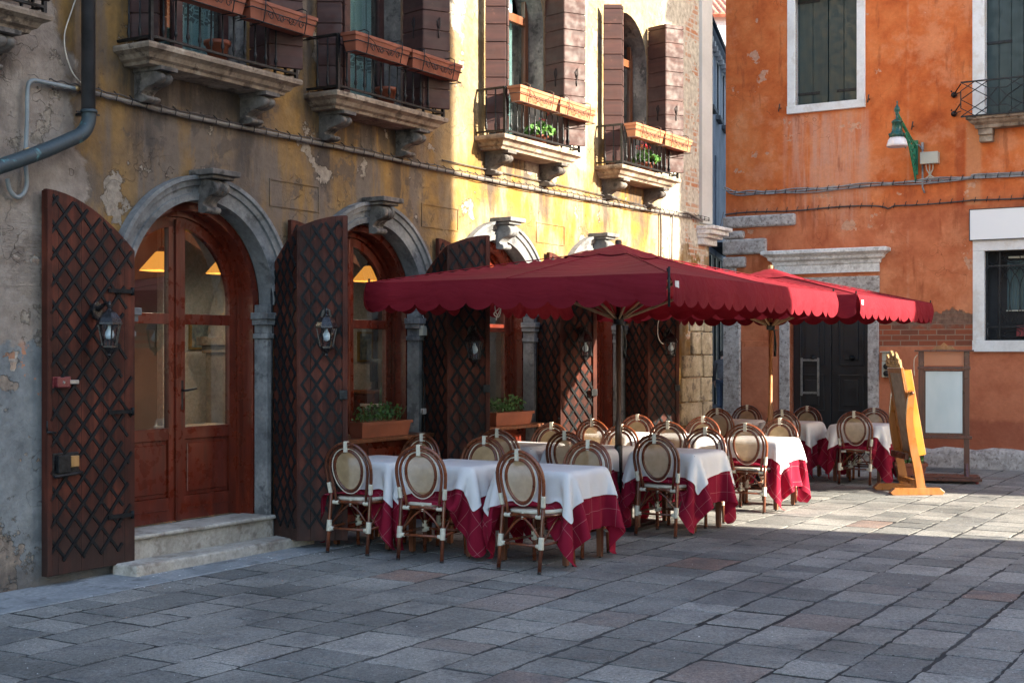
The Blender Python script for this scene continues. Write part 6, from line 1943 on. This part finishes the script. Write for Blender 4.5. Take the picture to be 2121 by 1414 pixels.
# potted plant at its foot
px_, py_ = GP(1885, 1000); 
t = thing('potted_plant', 'terracotta trough of small leaves at the foot of the tilting sign', 'plant pot', (px_ + .05, py_ - .12 + .3, .004), R(-8))
q = MB(); a0, b0, a1, b1, H = .15, .10, .20, .13, .25
vs = [(-a0, -b0, 0), (a0, -b0, 0), (a0, b0, 0), (-a0, b0, 0), (-a1, -b1, H), (a1, -b1, H), (a1, b1, H), (-a1, b1, H), (-a1 + .02, -b1 + .02, H), (a1 - .02, -b1 + .02, H), (a1 - .02, b1 - .02, H), (-a1 + .02, b1 - .02, H)]
q.add(vs, [(3, 2, 1, 0), (0, 1, 5, 4), (1, 2, 6, 5), (2, 3, 7, 6), (3, 0, 4, 7), (4, 5, 9, 8), (5, 6, 10, 9), (6, 7, 11, 10), (7, 4, 8, 11)])
for r4 in ((-a1 - .01, a1 + .01, -b1 - .012, -b1), (-a1 - .01, a1 + .01, b1, b1 + .012), (-a1 - .012, -a1, -b1, b1), (a1, a1 + .012, -b1, b1)): q.box(*r4, H - .04, H)
q.build('pot', M['terracotta'], t)
q = MB(); q.box(-a1 + .025, a1 - .025, -b1 + .025, b1 - .025, H - .06, H - .03); q.build('soil', M['soil'], t)
q = MB(); fl = MB(); r2 = random.Random(9)
for i in range(120):
    c = Vector((r2.uniform(-.16, .16), r2.uniform(-.09, .09), H + r2.uniform(-.02, .10))); d = Vector((r2.uniform(-1, 1), r2.uniform(-1, 1), r2.uniform(.2, 1))).normalized(); u = d.orthogonal().normalized(); w_ = d.cross(u); sz = r2.uniform(.015, .032)
    (q if i % 7 else fl).add([c - u * sz, c + w_ * sz * .7, c + u * sz, c - w_ * sz * .7], [(0, 1, 2, 3)])
    if i % 5 == 0: q.tube([(c.x, c.y, H - .04), c], .003, 4)
q.build('foliage', M['leafb'], t, weld=False); fl.build('blossom', M['farwhite'], t, weld=False)

# menu stand
mx_, my_, _ = AT(1955, 900, 17.75)
t = thing('menu_stand', 'tall mahogany menu stand with blank tan header and pale sheet', 'sign stand', (mx_, my_, 0), R(-14))
zf = lambda py: EYE - (py - HY) / F * 17.75
W2 = .285
for s in (-1, 1):
    q = MB(); q.box(s * W2 - .035, s * W2 + .035, -.03, .03, .075, zf(728)); q.build('post', M['standwood'], t, bev=.005)
    q = MB(); q.prism([(-.16, .075), (-.03, .26), (.03, .26), (.16, .075)], 'x', s * W2 - .018, s * W2 + .018); q.build('bracket', M['standwood'], t, bev=.004)
q = MB(); q.box(-.44, .46, -.20, .20, .035, .073); q.box(-.42, .44, -.18, .18, .073, .10); q.build('base', M['standwood'], t, bev=.006)
for a in (-.38, .40):
    for b in (-.15, .15):
        q = MB(); q.lathe([(0, -.014), (.022, -.014), (.022, .014), (0, .014)], 14, Matrix.Translation((a, b, .022)) @ Matrix.Rotation(PI / 2, 4, 'X')); q.build('caster', M['lockred'], t)
q = MB(); q.box(-.37, .37, -.07, .07, zf(728), zf(724.5)); q.build('top_rail', M['standwood'], t, bev=.004)
q = MB(); q.prism([(x_, zf(724.5) + .085 * max(0, 1 - abs(x_) / .155) ** .7 * (1 + .15 * math.cos(x_ * 60))) for x_ in [-.155 + .31 * i / 30 for i in range(31)]], 'y', -.012, .012); q.build('crest', M['easel'], t, bev=.003)
q = MB(); q.box(-W2 + .036, W2 - .036, -.016, .016, zf(757), zf(729)); q.build('header_panel', M['header'], t)
q = MB(); q.box(-.33, .33, -.055, .055, zf(765), zf(759)); q.build('middle_rail', M['standwood'], t, bev=.005)
q = MB(); q.box(-.35, .35, -.055, .055, zf(908), zf(902)); q.build('lower_rail', M['standwood'], t, bev=.005)
q = MB(); q.box(-W2 + .036, W2 - .036, -.012, .012, zf(901), zf(766)); q.build('backing_board', M['standwood'], t)
q = MB(); q.box(-W2 + .055, W2 - .055, -.019, -.0125, zf(896), zf(769)); q.build('menu_sheet', M['menu'], t)
q = MB(); q.tube(smooth_path([(-W2 - .05, -.02, zf(735)), (-W2 - .09, -.02, zf(745)), (-W2 - .09, -.02, zf(770)), (-W2 - .085, -.02, zf(778))], 5), .006, 5); q.build('pull_cord', M['rope'], t)

# ================================================================== people in the alley
def skin_mesh(name, verts, edges, radii, mat, parent=None, sub=1):
    me = D.meshes.new(name); me.from_pydata(verts, edges, [])
    o = D.objects.new(name, me); COL.objects.link(o)
    if parent is not None: o.parent = parent
    o.modifiers.new('skin', 'SKIN')
    sv = me.skin_vertices[0] if me.skin_vertices else None
    if sv is None:
        bpy.context.view_layer.objects.active = o
    lay = me.attributes.get('skin_vertices')
    for i, r_ in enumerate(radii):
        v = me.skin_vertices[0].data[i]; v.radius = r_ if isinstance(r_, tuple) else (r_, r_)
        v.use_root = (i == 0)
    s = o.modifiers.new('subdivision', 'SUBSURF'); s.levels = sub; s.render_levels = sub
    me.materials.append(mat)
    for p in me.polygons: p.use_smooth = True
    return o
def person(label, loc, rz, top, legs, lean=.16, carry=None):
    t = thing('person', label, 'person', loc, rz)
    # local +y is forward
    V = [(0, 0, .93), (0, .02, 1.10), (0, .07 + lean * .3, 1.28), (0, .10 + lean * .6, 1.43), (0, .13 + lean * .8, 1.50), (0, .17 + lean, 1.58), (0, .19 + lean, 1.68)]
    E = [(0, 1), (1, 2), (2, 3), (3, 4), (4, 5), (5, 6)]; RA = [(.15, .11), (.14, .105), (.165, .115), (.12, .09), (.052, .052), (.075, .085), (.07, .08)]
    sh_y, sh_z = .09 + lean * .6, 1.41
    hands = []
    for s in (-1, 1):
        b = len(V); sw = .16 * s
        V += [(s * .19, sh_y, sh_z), (s * .25, sh_y - .02 - sw * .3, 1.14), (s * .245, sh_y + .06 - sw * .5, .90), (s * .24, sh_y + .09 - sw * .5, .82)]
        E += [(3, b), (b, b + 1), (b + 1, b + 2), (b + 2, b + 3)]; RA += [(.065, .065), (.045, .045), (.032, .032), (.04, .022)]
        hands.append(V[-1])
        l = len(V); st = .20 * s
        V += [(s * .10, 0, .86), (s * .105, .03 + st * .45, .50), (s * .105, -.02 + st * 1.1, .10), (s * .105, .10 + st * 1.1, .04)]
        E += [(0, l), (l, l + 1), (l + 1, l + 2), (l + 2, l + 3)]; RA += [(.09, .09), (.062, .062), (.042, .042), (.045, .03)]
        for f in range(5):
            k = len(V); hx, hy, hz = V[b + 3]
            if f < 4:
                dy = -.027 + .018 * f; ln = (.075, .085, .08, .062)[f]
                V += [(hx, hy + dy, hz - .05), (hx - s * .01, hy + dy + .008, hz - .05 - ln * .6), (hx - s * .022, hy + dy + .012, hz - .05 - ln)]
            else:
                V += [(hx - s * .01, hy + .035, hz - .015), (hx - s * .018, hy + .055, hz - .045), (hx - s * .02, hy + .055, hz - .075)]
            E += [(b + 3, k), (k, k + 1), (k + 1, k + 2)]; RA += [.011, .009, .0075]
    skin_mesh('body', V, E, RA, M['skin'], t)
    hy = .19 + lean
    q = MB(); q.ball((0, hy - .012, 1.655), .108, 14, 10, (.86, 1.0, 1.12)); q.build('hair', M['hair'], t)
    q = MB(); q.ball((0, hy + .085, 1.61), .018, 8, 6, (.8, 1, 1.2))
    for s in (-1, 1): q.ball((s * .082, hy - .0, 1.615), .028, 8, 6, (.4, .7, 1.2))
    q.build('nose_and_ears', M['skin'], t)
    q = MB()
    for s in (-1, 1): q.ball((s * .033, hy + .078, 1.645), .010, 8, 6)
    q.build('eyes', M['dark'], t)
    # clothes
    V2 = [(0, .0, .88), (0, .015, 1.0), (0, .03, 1.12), (0, .07 + lean * .3, 1.29), (0, .10 + lean * .6, 1.43), (0, .12 + lean * .75, 1.50)]
    E2 = [(0, 1), (1, 2), (2, 3), (3, 4), (4, 5)]; R2 = [(.185, .145), (.18, .14), (.175, .135), (.20, .145), (.15, .12), (.085, .09)]
    for s in (-1, 1):
        b = len(V2); sw = .16 * s
        V2 += [(s * .195, sh_y, sh_z), (s * .255, sh_y - .02 - sw * .3, 1.14), (s * .25, sh_y + .05 - sw * .5, .88)]
        E2 += [(4, b), (b, b + 1), (b + 1, b + 2)]; R2 += [(.085, .085), (.068, .068), (.052, .052)]
    skin_mesh('jacket', V2, E2, R2, M[top], t)
    q = MB(); q.tube([(-.085, .06 + lean, 1.47), (0, .01 + lean * .7, 1.46), (.085, .06 + lean, 1.47), (0, .16 + lean, 1.47)], .035, 8, closed=True); q.build('collar', M[top], t)
    V3 = [(0, 0, .93)]; E3 = []; R3 = [(.17, .13)]
    for s in (-1, 1):
        l = len(V3); st = .20 * s
        V3 += [(s * .10, 0, .85), (s * .105, .03 + st * .45, .50), (s * .105, -.02 + st * 1.1, .09)]
        E3 += [(0, l), (l, l + 1), (l + 1, l + 2)]; R3 += [(.115, .12), (.095, .095), (.085, .09)]
    skin_mesh('trousers', V3, E3, R3, M[legs], t)
    for s in (-1, 1):
        st = .20 * s
        q = MB(); q.ball((s * .105, .05 + st * 1.1, .045), .055, 10, 6, (.9, 2.3, .8)); q.build('shoe', M['black'], t)
    return t
x, y, z = AT(1498, 850, 38.8)
person('person in grey hooded top and blue jeans walking away down the alley', (x, y, 0), R(-8), 'hoodie', 'jeans', .22)
x, y, z = AT(1457, 850, 36.5)
person('person in black coat mostly hidden behind the sandy corner blocks', (x, y, 0), R(165), 'coat', 'coat', .02)

# ================================================================== light, sky, camera
SUN_AZ = R(-23.0)      # direction to the sun, measured from +X
SUN_EL = R(22.5)
sd = Vector((math.cos(SUN_EL) * math.cos(SUN_AZ), math.cos(SUN_EL) * math.sin(SUN_AZ), math.sin(SUN_EL)))
L = D.lights.new('sun', 'SUN'); L.energy = 5.0; L.angle = R(.53); L.color = (1, .90, .74)
so = D.objects.new('sun', L); COL.objects.link(so); so.location = sd * 60
so.rotation_euler = (-sd).to_track_quat('-Z', 'Y').to_euler()
wd = D.worlds.new('World'); SC.world = wd; wd.use_nodes = True
nt = wd.node_tree; nt.nodes.clear()
sk = nt.nodes.new('ShaderNodeTexSky'); sk.sky_type = 'NISHITA'; sk.sun_disc = False
sk.sun_elevation = SUN_EL; sk.sun_rotation = PI / 2 - SUN_AZ; sk.air_density = 1.0; sk.dust_density = 1.0; sk.ozone_density = .15
bg = nt.nodes.new('ShaderNodeBackground'); bg.inputs[1].default_value = .15
ot = nt.nodes.new('ShaderNodeOutputWorld')
nt.links.new(sk.outputs[0], bg.inputs[0]); nt.links.new(bg.outputs[0], ot.inputs[0])

cam = D.cameras.new('camera'); cam.sensor_width = 36; cam.sensor_fit = 'HORIZONTAL'
cam.lens = F / 2121 * 36; cam.shift_x = 0; cam.shift_y = (HY - 707) / 2121
cam.clip_start = .1; cam.clip_end = 2000
co = D.objects.new('camera', cam); COL.objects.link(co); co.location = (0, 0, EYE); co.rotation_euler = (PI / 2, 0, 0)
SC.camera = co
SC.view_settings.view_transform = 'Standard'; SC.view_settings.look = 'None'
SC.view_settings.exposure = EXPOSURE; SC.view_settings.gamma = 1; SC.view_settings.use_curve_mapping = False
SC.cycles.max_bounces = 8; SC.cycles.transparent_max_bounces = 16
